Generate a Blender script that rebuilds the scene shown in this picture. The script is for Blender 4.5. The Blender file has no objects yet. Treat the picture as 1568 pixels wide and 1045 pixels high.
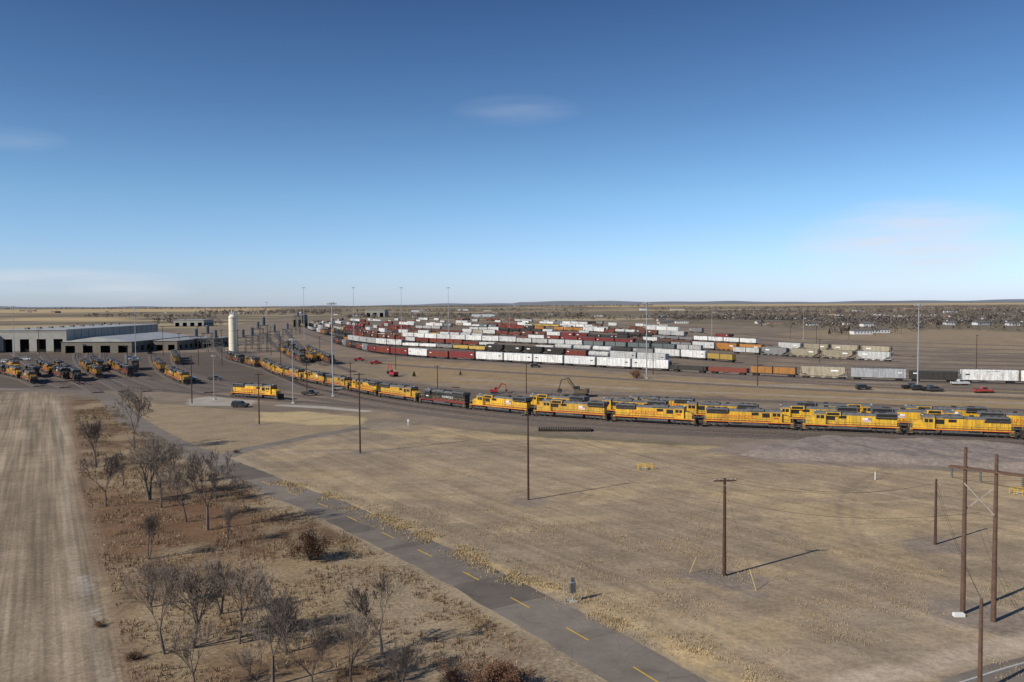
import bpy, math, random
import numpy as np
from mathutils import Matrix, Vector
random.seed(7); rng=np.random.default_rng(7)
sc=bpy.context.scene
# ------------------------------------------------------------------ camera / survey helper
H=30.0; F=1265.0
PITCH=math.atan(57.5/F); ROLL=math.radians(0.366)
R=Matrix.Rotation(math.pi/2-PITCH,3,'X')@Matrix.Rotation(-ROLL,3,'Z')
def g(px,py):
    d=R@Vector(((px-784)/F,-(py-522.5)/F,-1)); t=-H/min(d.z,-1e-4); return (d.x*t,d.y*t)
def G(l): return [g(*p) for p in l]
def hor(px): return 470-10*px/1568.
def hh(px,yb,yt): return H*(yb-yt)/(yb-hor(px))
cd=bpy.data.cameras.new('camera'); cam=bpy.data.objects.new('camera',cd); sc.collection.objects.link(cam)
cd.sensor_width=36; cd.lens=36*F/1568.; cd.clip_end=60000; cd.clip_start=0.5
cam.matrix_world=Matrix.Translation((0,0,H))@R.to_4x4(); sc.camera=cam
sc.view_settings.view_transform='Standard'; sc.view_settings.look='None'; sc.view_settings.exposure=0
# ------------------------------------------------------------------ light
EL=math.radians(33); sx,sy=-0.83,-0.56
sv=Vector((sx*math.cos(EL),sy*math.cos(EL),math.sin(EL))).normalized()
sd_=bpy.data.lights.new('sun','SUN'); sd_.energy=5.0; sd_.angle=math.radians(0.5); sd_.color=(1,0.94,0.84)
so=bpy.data.objects.new('sun',sd_); sc.collection.objects.link(so); so.rotation_euler=sv.to_track_quat('Z','Y').to_euler(); so.location=(-50,-50,90)
w=bpy.data.worlds.new('World'); sc.world=w; w.use_nodes=True
nt=w.node_tree; N=nt.nodes; Lk=nt.links; N.clear()
out=N.new('ShaderNodeOutputWorld'); bg=N.new('ShaderNodeBackground'); bg.inputs[1].default_value=0.08
sky=N.new('ShaderNodeTexSky'); sky.sky_type='NISHITA'; sky.sun_disc=False; sky.sun_elevation=EL
sky.sun_rotation=math.atan2(sx,sy)%(2*math.pi); sky.altitude=850; sky.air_density=1.0; sky.dust_density=0.6; sky.ozone_density=2.5
tc=N.new('ShaderNodeTexCoord')
def wm(op,a,b=None,c=None,clamp=False):
    n=N.new('ShaderNodeMath'); n.operation=op; n.use_clamp=clamp
    for i,v in enumerate((a,b,c)):
        if v is None: continue
        if isinstance(v,(int,float)): n.inputs[i].default_value=v
        else: Lk.new(v,n.inputs[i])
    return n.outputs[0]
def wdot(vec):
    n=N.new('ShaderNodeVectorMath'); n.operation='DOT_PRODUCT'; Lk.new(tc.outputs['Generated'],n.inputs[0]); n.inputs[1].default_value=vec; return n.outputs['Value']
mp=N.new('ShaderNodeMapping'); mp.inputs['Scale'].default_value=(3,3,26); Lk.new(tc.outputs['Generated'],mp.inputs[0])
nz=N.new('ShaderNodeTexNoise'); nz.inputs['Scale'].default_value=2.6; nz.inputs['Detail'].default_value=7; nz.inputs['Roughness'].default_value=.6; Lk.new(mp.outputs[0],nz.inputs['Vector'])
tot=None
for az,el,wa,wb,s in [(25.5,3.6,7.5,3.0,.8),(-29,1.5,8,0.9,.5),(-24.5,0.9,4,.6,.3),(-31,9.8,3.4,.8,.13),(0.4,13.0,4.6,1.1,.13),(-14,20.5,6,.9,.12)]:  # faintest entries: window-glass reflections painted into the sky as pale wisps
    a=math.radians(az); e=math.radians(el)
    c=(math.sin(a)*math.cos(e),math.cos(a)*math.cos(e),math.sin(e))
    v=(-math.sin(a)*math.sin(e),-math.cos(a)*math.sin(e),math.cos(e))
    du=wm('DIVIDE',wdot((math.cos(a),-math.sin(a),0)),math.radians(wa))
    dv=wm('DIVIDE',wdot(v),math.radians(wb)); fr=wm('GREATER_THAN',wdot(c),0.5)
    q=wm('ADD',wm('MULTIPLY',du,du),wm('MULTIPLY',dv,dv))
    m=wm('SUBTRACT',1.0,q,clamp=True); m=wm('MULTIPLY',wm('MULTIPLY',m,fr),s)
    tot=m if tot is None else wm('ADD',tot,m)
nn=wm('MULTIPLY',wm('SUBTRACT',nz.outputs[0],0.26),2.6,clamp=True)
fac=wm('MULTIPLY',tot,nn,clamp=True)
sp=N.new('ShaderNodeSeparateXYZ'); Lk.new(tc.outputs['Generated'],sp.inputs[0])
rp=N.new('ShaderNodeValToRGB'); Lk.new(sp.outputs[2],rp.inputs[0]); er=rp.color_ramp.elements
er[0].position=0; er[0].color=(1.14/2.5,1.32/2.5,2.0/2.5,1); er[1].position=.6; er[1].color=(.7/2.5,.85/2.5,1.1/2.5,1)
for ps_,cc in((.055,(1.14,1.36,1.84)),(.124,(1.0,1.30,1.58)),(.22,(.72,.98,1.24)),(.34,(.48,.68,.95))):
    e_=er.new(ps_); e_.color=(cc[0]/2.5,cc[1]/2.5,cc[2]/2.5,1)
t1=N.new('ShaderNodeVectorMath'); t1.operation='MULTIPLY'; Lk.new(sky.outputs[0],t1.inputs[0]); Lk.new(rp.outputs[0],t1.inputs[1])
t2=N.new('ShaderNodeVectorMath'); t2.operation='SCALE'; t2.inputs['Scale'].default_value=2.5; Lk.new(t1.outputs[0],t2.inputs[0])
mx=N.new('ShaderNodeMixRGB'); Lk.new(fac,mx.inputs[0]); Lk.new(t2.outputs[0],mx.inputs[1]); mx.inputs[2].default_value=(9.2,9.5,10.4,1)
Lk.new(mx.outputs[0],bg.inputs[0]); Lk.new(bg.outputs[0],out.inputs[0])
# ------------------------------------------------------------------ materials
def mat(name,col,rough=.8,var=.25,scale=1.5,objcol=False,metal=0,dirt=0.0,spec=.3):
    m=bpy.data.materials.new(name); m.use_nodes=True; n=m.node_tree.nodes; l=m.node_tree.links
    b=n['Principled BSDF']; b.inputs['Roughness'].default_value=rough; b.inputs['Metallic'].default_value=metal
    b.inputs['Specular IOR Level'].default_value=spec
    t=n.new('ShaderNodeTexCoord'); z=n.new('ShaderNodeTexNoise'); z.inputs['Scale'].default_value=scale; z.inputs['Detail'].default_value=3; z.inputs['Roughness'].default_value=.65
    oi=n.new('ShaderNodeObjectInfo'); ad=n.new('ShaderNodeVectorMath'); ad.operation='ADD'
    cmb=n.new('ShaderNodeCombineXYZ'); mu=n.new('ShaderNodeMath'); mu.operation='MULTIPLY'; mu.inputs[1].default_value=50
    l.new(oi.outputs['Random'],mu.inputs[0]); l.new(mu.outputs[0],cmb.inputs[0]); l.new(t.outputs['Object'],ad.inputs[0]); l.new(cmb.outputs[0],ad.inputs[1]); l.new(ad.outputs[0],z.inputs['Vector'])
    mr=n.new('ShaderNodeMapRange'); mr.inputs[1].default_value=.3; mr.inputs[2].default_value=.7; mr.inputs[3].default_value=1-var; mr.inputs[4].default_value=1+var*.6
    l.new(z.outputs[0],mr.inputs[0])
    x=n.new('ShaderNodeVectorMath'); x.operation='SCALE'
    if objcol: l.new(oi.outputs['Color'],x.inputs[0])
    else: x.inputs[0].default_value=col[:3]
    l.new(mr.outputs[0],x.inputs['Scale'])
    src=x.outputs[0]
    if dirt>0:
        z2=n.new('ShaderNodeTexNoise'); z2.inputs['Scale'].default_value=.6; z2.inputs['Detail'].default_value=4
        mp_=n.new('ShaderNodeMapping'); mp_.inputs['Scale'].default_value=(2.2,1,.35); l.new(ad.outputs[0],mp_.inputs[0]); l.new(mp_.outputs[0],z2.inputs['Vector'])
        r2=n.new('ShaderNodeMapRange'); r2.inputs[1].default_value=.42; r2.inputs[2].default_value=.72; r2.inputs[4].default_value=dirt; l.new(z2.outputs[0],r2.inputs[0])
        mm=n.new('ShaderNodeMixRGB'); l.new(r2.outputs[0],mm.inputs[0]); l.new(src,mm.inputs[1]); mm.inputs[2].default_value=(.07,.05,.035,1); src=mm.outputs[0]
    l.new(src,b.inputs['Base Color']); return m
M={}
M['paint']=mat('weathered_paint',(1,1,1),.55,.18,1.2,objcol=True,dirt=.45)
M['locopaint']=mat('loco_paint',(1,1,1),.45,.15,1.0,objcol=True,dirt=.5)
M['roof']=mat('grey_roof_paint',(.13,.133,.135),.6,.3,1.2,dirt=.5)
M['dark']=mat('grimy_underframe',(.040,.035,.032),.8,.4,2)
M['midg']=mat('grey_frame_paint',(.09,.09,.09),.7,.3,2,dirt=.4)
M['glass']=mat('dark_glass',(.02,.025,.03),.12,.1,1,spec=.6)
M['red']=mat('red_paint',(.5,.035,.02),.5,.2,2)
M['rail']=mat('handrail_paint',(.45,.32,.12),.6,.2,2)
M['black']=mat('black_grille',(.018,.017,.016),.7,.3,3)
M['white']=mat('white_lettering',(.70,.70,.67),.5,.1,2)
M['wood']=mat('creosote_pole_wood',(.075,.040,.026),.9,.3,3)
M['woodg']=mat('weathered_pole_wood',(.11,.065,.045),.9,.3,3)
M['xbr']=mat('brace_wood',(.30,.26,.22),.9,.3,3)
M['steel']=mat('galvanised_steel',(.36,.37,.37),.5,.15,2,metal=.2)
M['bark']=mat('tree_bark',(.125,.10,.082),.9,.3,3)
M['twig']=mat('twigs',(.165,.13,.107),.9,.3,1)
M['dleaf']=mat('dead_leaves',(.15,.075,.042),.9,.4,2)
M['rust']=mat('rail_steel',(.17,.13,.11),.45,.3,2,metal=.4)
M['tie']=mat('timber_tie',(.06,.045,.035),.9,.4,3)
M['ballast']=mat('ballast',(.120,.098,.083),.95,.35,3)
M['conc']=mat('concrete',(.42,.40,.36),.9,.15,2)
M['metalwall']=mat('metal_siding',(.30,.285,.255),.6,.15,.3)
M['metalroof']=mat('metal_roof',(.36,.36,.345),.5,.18,.15)
M['tanwall']=mat('tan_wall',(.17,.148,.12),.8,.15,.5)
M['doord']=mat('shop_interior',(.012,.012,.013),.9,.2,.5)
M['silo']=mat('silo_paint',(.72,.64,.49),.7,.1,.3)
M['yellow']=mat('yellow_paint',(.62,.38,.03),.6,.15,2)
M['pyel']=mat('faded_yellow_plastic',(.50,.38,.14),.6,.15,2)
M['tyre']=mat('tyre_rubber',(.02,.02,.02),.9,.1,2)
M['carpaint']=mat('car_paint',(1,1,1),.25,.04,1,objcol=True,spec=.6)
M['wall']=mat('house_wall',(1,1,1),.8,.08,.5,objcol=True)
M['shing']=mat('shingle_roof',(.13,.115,.105),.9,.2,1)
M['dtree']=mat('distant_bare_trees',(.13,.107,.093),.95,.45,.02)
M['cedar']=mat('cedar_foliage',(.035,.042,.02),.9,.4,1)
# ------------------------------------------------------------------ builder
class B:
    def __init__(s): s.v=[]; s.f=[]; s.m=[]
    def add(s,vs,fs,m):
        o=len(s.v); s.v+= [tuple(v) for v in vs]; s.f+=[tuple(i+o for i in f) for f in fs]; s.m+=[m]*len(fs)
    def box(s,x0,x1,y0,y1,z0,z1,m):
        s.add([(x0,y0,z0),(x1,y0,z0),(x1,y1,z0),(x0,y1,z0),(x0,y0,z1),(x1,y0,z1),(x1,y1,z1),(x0,y1,z1)],
              [(3,2,1,0),(4,5,6,7),(0,1,5,4),(1,2,6,5),(2,3,7,6),(3,0,4,7)],m)
    def cyl(s,a,b,r0,r1,n,m,cap=True):
        a=Vector(a); b=Vector(b); d=(b-a)
        if d.length<1e-6: return
        d.normalize(); u=d.orthogonal().normalized(); w_=d.cross(u)
        vs=[];
        for p,r in((a,r0),(b,r1)):
            for i in range(n):
                t=2*math.pi*i/n; vs.append(p+u*(r*math.cos(t))+w_*(r*math.sin(t)))
        fs=[(i,(i+1)%n,n+(i+1)%n,n+i) for i in range(n)]
        if cap: fs+=[tuple(range(n-1,-1,-1)),tuple(range(n,2*n))]
        s.add(vs,fs,m)
    def prism_y(s,prof,y0,y1,m): # profile (x,z) ccw
        n=len(prof); vs=[(x,y0,z) for x,z in prof]+[(x,y1,z) for x,z in prof]
        s.add(vs,[(i,(i+1)%n,n+(i+1)%n,n+i) for i in range(n)]+[tuple(range(n-1,-1,-1)),tuple(range(n,2*n))],m)
    def prism_x(s,prof,x0,x1,m): # profile (y,z)
        n=len(prof); vs=[(x0,y,z) for y,z in prof]+[(x1,y,z) for y,z in prof]
        s.add(vs,[(i,(i+1)%n,n+(i+1)%n,n+i) for i in range(n)]+[tuple(range(n-1,-1,-1)),tuple(range(n,2*n))],m)
    def mesh(s,name,mats,smooth=False):
        me=bpy.data.meshes.new(name); me.from_pydata(s.v,[],s.f)
        for k in mats: me.materials.append(M[k])
        me.polygons.foreach_set('material_index',s.m)
        if smooth: me.polygons.foreach_set('use_smooth',[True]*len(s.f))
        me.update(); return me
def put(me,name,loc=(0,0,0),rz=0,sc_=1,col=None):
    o=bpy.data.objects.new(name,me); sc.collection.objects.link(o); o.location=loc; o.rotation_euler=(0,0,rz)
    o.scale=(sc_,)*3 if not isinstance(sc_,tuple) else sc_
    if col: o.color=(*col,1)
    return o
def textpoly(body,size):
    cu=bpy.data.curves.new('t','FONT'); cu.body=body; cu.size=size; cu.align_x='CENTER'; cu.resolution_u=2
    ob=bpy.data.objects.new('t',cu); sc.collection.objects.link(ob); bpy.context.view_layer.update()
    me=bpy.data.meshes.new_from_object(ob.evaluated_get(bpy.context.evaluated_depsgraph_get()))
    vs=[tuple(v.co) for v in me.vertices]; fs=[tuple(p.vertices) for p in me.polygons]
    bpy.data.objects.remove(ob); bpy.data.curves.remove(cu); bpy.data.meshes.remove(me); return vs,fs
# ------------------------------------------------------------------ locomotive
LM=['locopaint','roof','dark','glass','red','rail','black','white','midg']
def wheels(b,xs,r=.52,m=2,seg=14):
    for x in xs:
        for s_ in(-1,1):
            b.cyl((x,s_*.66,r),(x,s_*.82,r),r,r,seg,m)
        b.cyl((x,-.66,r),(x,.66,r),.1,.1,6,m,False)
def loco(kind=0,text='UNION PACIFIC',tm=4):
    b=B(); xs=[-9.4,-7.7,-6.0,6.0,7.7,9.4]
    xs=[x*.92 for x in xs]; wheels(b,xs)
    for c in(-1,1):
        b.box(c*7.08-2.5,c*7.08+2.5,-1.12,-.9,.55,.95,8); b.box(c*7.08-2.5,c*7.08+2.5,.9,1.12,.55,.95,8)
        for x in(-1.9,-.1,1.7):
            for s_ in(-1,1): b.box(c*7.08+x-.22,c*7.08+x+.3,s_*1.14-.07,s_*1.14+.07,.42,.8,2)
        b.box(c*7.08-2.2,c*7.08+2.2,-.9,.9,.8,1.25,2)
    b.prism_x([(-1.0,.35),(1.0,.35),(1.4,.7),(1.4,1.38),(-1.4,1.38),(-1.4,.7)],-3.9,3.7,8)
    b.cyl((-3.6,-1.45,1.25),(-1.4,-1.45,1.25),.18,.18,8,2); b.cyl((-3.6,1.45,1.25),(-1.4,1.45,1.25),.18,.18,8,2)
    b.box(-10.2,10.2,-1.5,1.5,1.40,1.62,8)           # deck
    for s_ in(-1,1):
        b.box(-10.15,10.15,s_*1.515-.012,s_*1.515+.012,1.38,1.60,0); b.box(-10.1,10.1,s_*1.535-.008,s_*1.535+.008,1.34,1.44,4)
    for c in(-1,1): # pilots, steps, couplers
        b.prism_y([(c*10.2,.35),(c*10.75,.2),(c*10.5,.8),(c*10.45,1.75),(c*10.2,1.75)][::c],-1.4,1.4,2)
        b.box(min(c*10.4,c*11.05),max(c*10.4,c*11.05),-.16,.16,.78,1.05,2)
        for s_ in(-1,1):
            for k in range(3): b.box(min(c*9.5,c*10.2),max(c*9.5,c*10.2),s_*1.4-.12,s_*1.4+.12,.5+.32*k,.56+.32*k,5)
    hx0,hx1=-9.7,5.2; hw=.92
    b.box(hx0,hx1,-hw,hw,1.62,3.75,0)
    b.prism_x([(-hw,3.75),(hw,3.75),(hw,4.0),(.62,4.28),(-.62,4.28),(-hw,4.0)],hx0,hx1,1)
    x=hx0+.5
    while x<hx1-.3:
        for s_ in(-1,1): b.box(x,x+.035,s_*(hw+.006)-.006,s_*(hw+.006)+.006,1.75,3.6,6)
        x+=.78
    for s_ in(-1,1):
        y=s_*(hw+.012)
        for (a,c_,z0,z1) in [(3.2,4.9,2.5,3.6),(.8,2.4,3.0,3.65)]:
            b.box(a,c_,y-.01,y+.01,z0,z1,6)
        b.box(hx0,hx1,y-.006,y+.006,1.64,1.76,4)
    if kind==0: # flared radiator
        b.prism_x([(-hw-.01,3.1),(hw+.01,3.1),(1.48,3.75),(1.48,4.25),(1.2,4.42),(-1.2,4.42),(-1.48,4.25),(-1.48,3.75)],-9.5,-4.6,1)
        for s_ in(-1,1): b.box(-9.3,-4.8,s_*1.49-.012,s_*1.49+.012,3.8,4.2,6)
        for fx in(-8.4,-7.0,-5.6): b.cyl((fx,0,4.42),(fx,0,4.62),.6,.6,14,8); 
        b.box(-.4,3.6,-1.1,1.1,4.0,4.52,1)
        for fx in(.6,2.4): b.cyl((fx,0,4.52),(fx,0,4.7),.62,.62,14,8)
        b.box(-2.6,-1.9,-.3,.3,4.28,4.62,2)
    else: # slab radiator
        b.box(-9.8,-5.2,-1.5,1.5,3.55,4.55,1)
        b.prism_x([(-hw-.01,3.2),(hw+.01,3.2),(1.48,3.55),(-1.48,3.55)],-9.7,-5.3,1)
        for s_ in(-1,1): b.box(-9.6,-5.4,s_*1.51-.012,s_*1.51+.012,3.7,4.4,6)
        b.cyl((-6.6,0,4.55),(-6.6,0,4.66),.8,.8,14,2)
        b.box(2.0,5.2,-1.25,1.25,3.55,4.45,0); b.box(1.9,5.2,-1.2,1.2,4.45,4.5,1)
        for s_ in(-1,1): b.box(2.3,4.9,s_*1.26-.012,s_*1.26+.012,3.7,4.3,6)
        b.box(-3.4,-2.4,-.45,.45,4.28,4.66,2)
        for fx in(-1,.3): b.box(fx,fx+.8,-.5,.5,4.28,4.42,8)
    # cab
    b.prism_x([(-1.48,1.62),(1.48,1.62),(1.48,3.95),(1.05,4.4),(-1.05,4.4),(-1.48,3.95)],5.2,7.6,0)
    b.prism_x([(-1.5,3.97),(1.5,3.97),(1.07,4.43),(-1.07,4.43)],5.15,7.7,1)
    for s_ in(-1,1):
        b.box(5.55,6.35,s_*1.49-.015,s_*1.49+.015,2.95,3.65,3); b.box(6.5,7.2,s_*1.49-.015,s_*1.49+.015,2.95,3.65,3)
        b.box(5.4,7.4,s_*1.495-.015,s_*1.495+.015,3.7,3.78,1)
    for y0,y1 in((-1.3,-.75),(-.65,-.05),(.05,.65),(.75,1.3)): b.box(7.59,7.63,y0,y1,3.1,3.75,3)
    b.prism_y([(7.6,1.62),(9.5,1.62),(9.5,2.7),(9.1,3.0),(7.6,3.3)],-1.0,1.0,0)
    b.box(9.49,9.53,-.3,.3,1.7,2.6,1); b.box(9.5,9.55,-.25,.25,2.55,2.72,7)
    b.box(7.3,7.66,-.25,.25,4.2,4.5,7)
    b.cyl((6.3,0,4.42),(6.3,0,4.75),.12,.1,8,8)
    for s_ in(-1,1):
        y=s_*1.46
        xx=-9.9
        while xx<5: b.cyl((xx,y,1.6),(xx,y,2.6),.028,.028,4,5,False); xx+=1.65
        b.cyl((-10,y,2.6),(5.1,y,2.6),.03,.03,4,5,False); b.cyl((-10,y,2.15),(5.1,y,2.15),.02,.02,4,5,False)
        b.cyl((7.7,y,2.6),(10,y,2.6),.03,.03,4,5,False)
        for xx in(8.4,9.2,10): b.cyl((xx,y,1.6),(xx,y,2.6),.028,.028,4,5,False)
    for c in(-1,1):
        b.cyl((c*10.1,-1.46,2.6),(c*10.1,-.5,2.6),.03,.03,4,5,False); b.cyl((c*10.1,1.46,2.6),(c*10.1,.5,2.6),.03,.03,4,5,False)
    if text:
        vs,fs=textpoly(text,1.05)
        for s_ in(-1,1):
            b.add([(-2.2+x,s_*(hw+.03),2.25+y_) if s_<0 else (-2.2-x,s_*(hw+.03),2.25+y_) for x,y_,z_ in vs],fs,tm)
            b.box(5.9,6.9,s_*1.49-.012,s_*1.49+.012,2.35,2.65,tm)
    if kind==1: # winged flag panel
        for s_ in(-1,1):
            y=s_*(hw+.035)
            b.box(-4.4,-2.6,y-.004,y+.004,2.4,3.3,7); b.box(-4.4,-2.6,y-.01,y+.01,2.5,2.62,4); b.box(-4.4,-2.6,y-.01,y+.01,2.75,2.87,4)
            b.box(-4.4,-3.7,y-.012,y+.012,2.95,3.28,1)
    return b.mesh('locomotive_mesh_%d'%kind,LM)
LA=loco(0); LB=loco(1,'',4); LC=loco(0,'',4); LN=loco(0,'NORFOLK',7)
YEL=[(.74,.42,.03),(.66,.37,.03),(.58,.33,.04),(.70,.42,.035),(.46,.26,.045)]
# ------------------------------------------------------------------ railcars
CM=['paint','dark','white','black','midg']
def trucks(b,L):
    for c in(-1,1):
        x=c*(L/2-2.2); wheels(b,[x-.88,x+.88],.46,1,10)
        for s_ in(-1,1): b.box(x-1.25,x+1.25,s_*.98-.1,s_*.98+.1,.35,.75,1)
        b.box(min(c*L/2,c*(L/2+.5)),max(c*L/2,c*(L/2+.5)),-.15,.15,.75,1.0,1)
def boxcar(L,top=4.6,reefer=False):
    b=B(); trucks(b,L); b.box(-L/2,L/2,-1.3,1.3,.85,1.1,1)
    b.box(-L/2,L/2,-1.48,1.48,1.1,top-.25,0)
    b.prism_x([(-1.48,top-.25),(1.48,top-.25),(1.3,top-.08),(0,top),(-1.3,top-.08)],-L/2,L/2,0 if reefer else 4)
    x=-L/2+.4
    while x<L/2-.2:
        if abs(x)>1.6:
            for s_ in(-1,1): b.box(x,x+.1,s_*1.51-.04,s_*1.51+.04,1.15,top-.3,0)
        x+=.95
    for s_ in(-1,1):
        b.box(-1.5,1.5,s_*1.53-.04,s_*1.53+.04,1.1,top-.45,0); b.box(-3.2,1.6,s_*1.55-.03,s_*1.55+.03,top-.5,top-.4,4)
        b.box(-.03,.03,s_*1.58-.01,s_*1.58+.01,1.2,top-.5,3)
        b.box(L/2-2.6,L/2-1.2,s_*1.56-.005,s_*1.56+.005,2.9,3.3,2 if not reefer else 3)
        b.box(-L/2,L/2,s_*1.5-.015,s_*1.5+.015,.85,1.15,1)
    for c in(-1,1):
        for k in range(7): b.box(min(c*(L/2),c*(L/2+.06)),max(c*(L/2),c*(L/2+.06)),.9,1.3,1.2+.4*k,1.24+.4*k,4)
    x=-L/2+.8
    while x<L/2-.3: b.box(x,x+.07,-1.3,1.3,top-.09,top+.02,4 if not reefer else 0); x+=1.3
    if reefer: b.box(-L/2-.35,-L/2,-1.1,1.1,2.3,4.1,4)
    return b.mesh('boxcar_mesh',CM)
def hopper(L=17.5,top=4.65):
    b=B(); trucks(b,L)
    b.prism_y([(-L/2+.9,top-.3),(-L/2+.9,2.5),(-L/2+3.6,1.15),(L/2-3.6,1.15),(L/2-.9,2.5),(L/2-.9,top-.3)],-1.5,1.5,0)
    b.prism_x([(-1.5,top-.3),(1.5,top-.3),(1.1,top-.05),(-1.1,top-.05)],-L/2+.9,L/2-.9,0)
    b.box(-L/2,L/2,-1.35,1.35,1.0,1.2,0)
    for i in range(3):
        c=(i-1)*3.9; b.prism_y([(c-1.6,1.15),(c+1.6,1.15),(c+.3,.4),(c-.3,.4)],-1.2,1.2,0)
    for c in(-1,1):
        b.box(c*(L/2-.5)-.06,c*(L/2-.5)+.06,-1.4,-1.28,1.2,top-.4,0); b.box(c*(L/2-.5)-.06,c*(L/2-.5)+.06,1.28,1.4,1.2,top-.4,0)
        b.box(min(c*(L/2-.1),c*(L/2-.95)),max(c*(L/2-.1),c*(L/2-.95)),-1.4,1.4,top-.42,top-.34,0)
    x=-L/2+1.4
    while x<L/2-1.2:
        for s_ in(-1,1): b.box(x,x+.09,s_*1.53-.04,s_*1.53+.04,1.7,top-.35,0)
        x+=1.05
    b.box(-L/2+.9,L/2-.9,-.35,.35,top-.04,top+.1,4)
    for s_ in(-1,1): b.box(-5.5,-2.8,s_*1.58-.005,s_*1.58+.005,2.9,3.5,2)
    return b.mesh('hopper_mesh',CM)
def tank(L=16):
    b=B(); trucks(b,L); b.box(-L/2,L/2,-.6,.6,.85,1.15,1); z=2.65
    b.cyl((-L/2+1,0,z),(L/2-1,0,z),1.5,1.5,20,0,False)
    for c in(-1,1):
        b.cyl((c*(L/2-1),0,z),(c*(L/2-.6),0,z),1.5,1.1,20,0,True)
    b.cyl((0,0,z+1.4),(0,0,z+1.9),.5,.5,10,4); b.box(-1.6,1.6,-.9,.9,z+1.48,z+1.53,4)
    for c in(-1,1): b.box(c*4.6-.3,c*4.6+.3,-1.2,1.2,1.1,1.7,1)
    b.cyl((-L/2,1.45,1.9),(L/2,1.45,1.9),.03,.03,4,4,False); b.cyl((-L/2,-1.45,1.9),(L/2,-1.45,1.9),.03,.03,4,4,False)
    return b.mesh('tank_mesh',CM)
def gond(L=16.5,top=2.7):
    b=B(); trucks(b,L); b.box(-L/2,L/2,-1.4,1.4,.95,1.15,1)
    for s_ in(-1,1): b.box(-L/2,L/2,s_*1.46-.06,s_*1.46+.06,1.0,top,0)
    for c in(-1,1): b.box(c*(L/2-.06)-.06,c*(L/2-.06)+.06,-1.4,1.4,1.15,top,0)
    x=-L/2+.6
    while x<L/2-.3:
        for s_ in(-1,1): b.box(x,x+.14,s_*1.56-.04,s_*1.56+.04,1.0,top-.1,0)
        x+=1.25
    b.box(-L/2+.3,L/2-.3,-1.35,1.35,1.15,1.5,1)
    return b.mesh('gondola_mesh',CM)
def flatc(L=18.5):
    b=B(); trucks(b,L); b.box(-L/2,L/2,-1.4,1.4,.95,1.25,1)
    for a,c in((-L/2+.5,-.25),(.25,L/2-.5)):
        b.box(a,c,-1.25,1.25,1.27,3.9,0)
        x=a+.2
        while x<c-.1:
            for s_ in(-1,1): b.box(x,x+.1,s_*1.27-.02,s_*1.27+.02,1.35,3.8,0)
            x+=.45
        b.box(a,c,-1.28,1.28,3.85,3.93,4)
    return b.mesh('container_flat_mesh',CM)
CARS={'boxcar':(boxcar(15.8,4.3),16.9),'refrigerator_car':(boxcar(17.9,4.8,True),19.0),'hopper_car':(hopper(),18.6),'tank_car':(tank(),17),'gondola_car':(gond(),17.6),'container_flatcar':(flatc(),19.6),'high_cube_boxcar':(boxcar(18.6,4.8),19.8)}
# ------------------------------------------------------------------ polylines
def smooth(pts,step=4.0):
    P=[Vector((p[0],p[1],0)) for p in pts]; P=[P[0]*2-P[1]]+P+[P[-1]*2-P[-2]]; o=[]
    for i in range(1,len(P)-2):
        n=max(1,int((P[i+1]-P[i]).length/step))
        for k in range(n):
            t=k/n; a,b,c,d=P[i-1],P[i],P[i+1],P[i+2]
            o.append(.5*((2*b)+(-a+c)*t+(2*a-5*b+4*c-d)*t*t+(-a+3*b-3*c+d)*t**3))
    o.append(P[-2]); return [(v.x,v.y) for v in o]
def offs(pl,d):
    o=[]
    for i in range(len(pl)):
        a=Vector(pl[max(i-1,0)]); b=Vector(pl[min(i+1,len(pl)-1)]); t=(b-a).normalized(); o.append((pl[i][0]-t.y*d,pl[i][1]+t.x*d))
    return o
def arc(pl):
    s=[0]
    for i in range(1,len(pl)): s.append(s[-1]+math.dist(pl[i],pl[i-1]))
    return s
def at(pl,s,u):
    return (float(np.interp(u,s,[p[0] for p in pl])),float(np.interp(u,s,[p[1] for p in pl])))
RT=.42
def track(pl,name='railway_track',ties=False):
    b=B(); n=len(pl)
    def strip(d0,z0,d1,z1,m):
        A=offs(pl,d0); C=offs(pl,d1); vs=[(*p,z0) for p in A]+[(*p,z1) for p in C]
        b.add(vs,[(i,n+i,n+i+1,i+1) for i in range(n-1)],m)
    strip(2.3,.01,1.6,.24,0); strip(1.6,.24,-1.6,.24,0); strip(-1.6,.24,-2.3,.01,0)
    for c in(-.75,.75):
        strip(c+.05,.25,c+.05,RT,1); strip(c+.05,RT,c-.05,RT,1); strip(c-.05,RT,c-.05,.25,1)
    if ties:
        s=arc(pl); u=0
        while u<s[-1]-.7:
            p=at(pl,s,u); q=at(pl,s,u+.3); a=math.atan2(q[1]-p[1],q[0]-p[0]); ca,sa=math.cos(a),math.sin(a)
            vs=[(p[0]+x*ca-y*sa,p[1]+x*sa+y*ca,z) for z in(.2,.28) for x,y in((-.12,-1.3),(.12,-1.3),(.12,1.3),(-.12,1.3))]
            b.add(vs,[(4,5,6,7),(0,1,5,4),(1,2,6,5),(2,3,7,6),(3,0,4,7)],2); u+=.62
    return put(b.mesh('track_mesh',['ballast','rust','tie']),name)
def car_on(pl,s,u0,L,me,name,col,flip=False):
    a=at(pl,s,u0+L*.14); b_=at(pl,s,u0+L*.86); x=(a[0]+b_[0])/2; y=(a[1]+b_[1])/2
    r=math.atan2(b_[1]-a[1],b_[0]-a[0])+(math.pi if flip else 0)
    return put(me,name,(x,y,RT),r,1,col)
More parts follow.
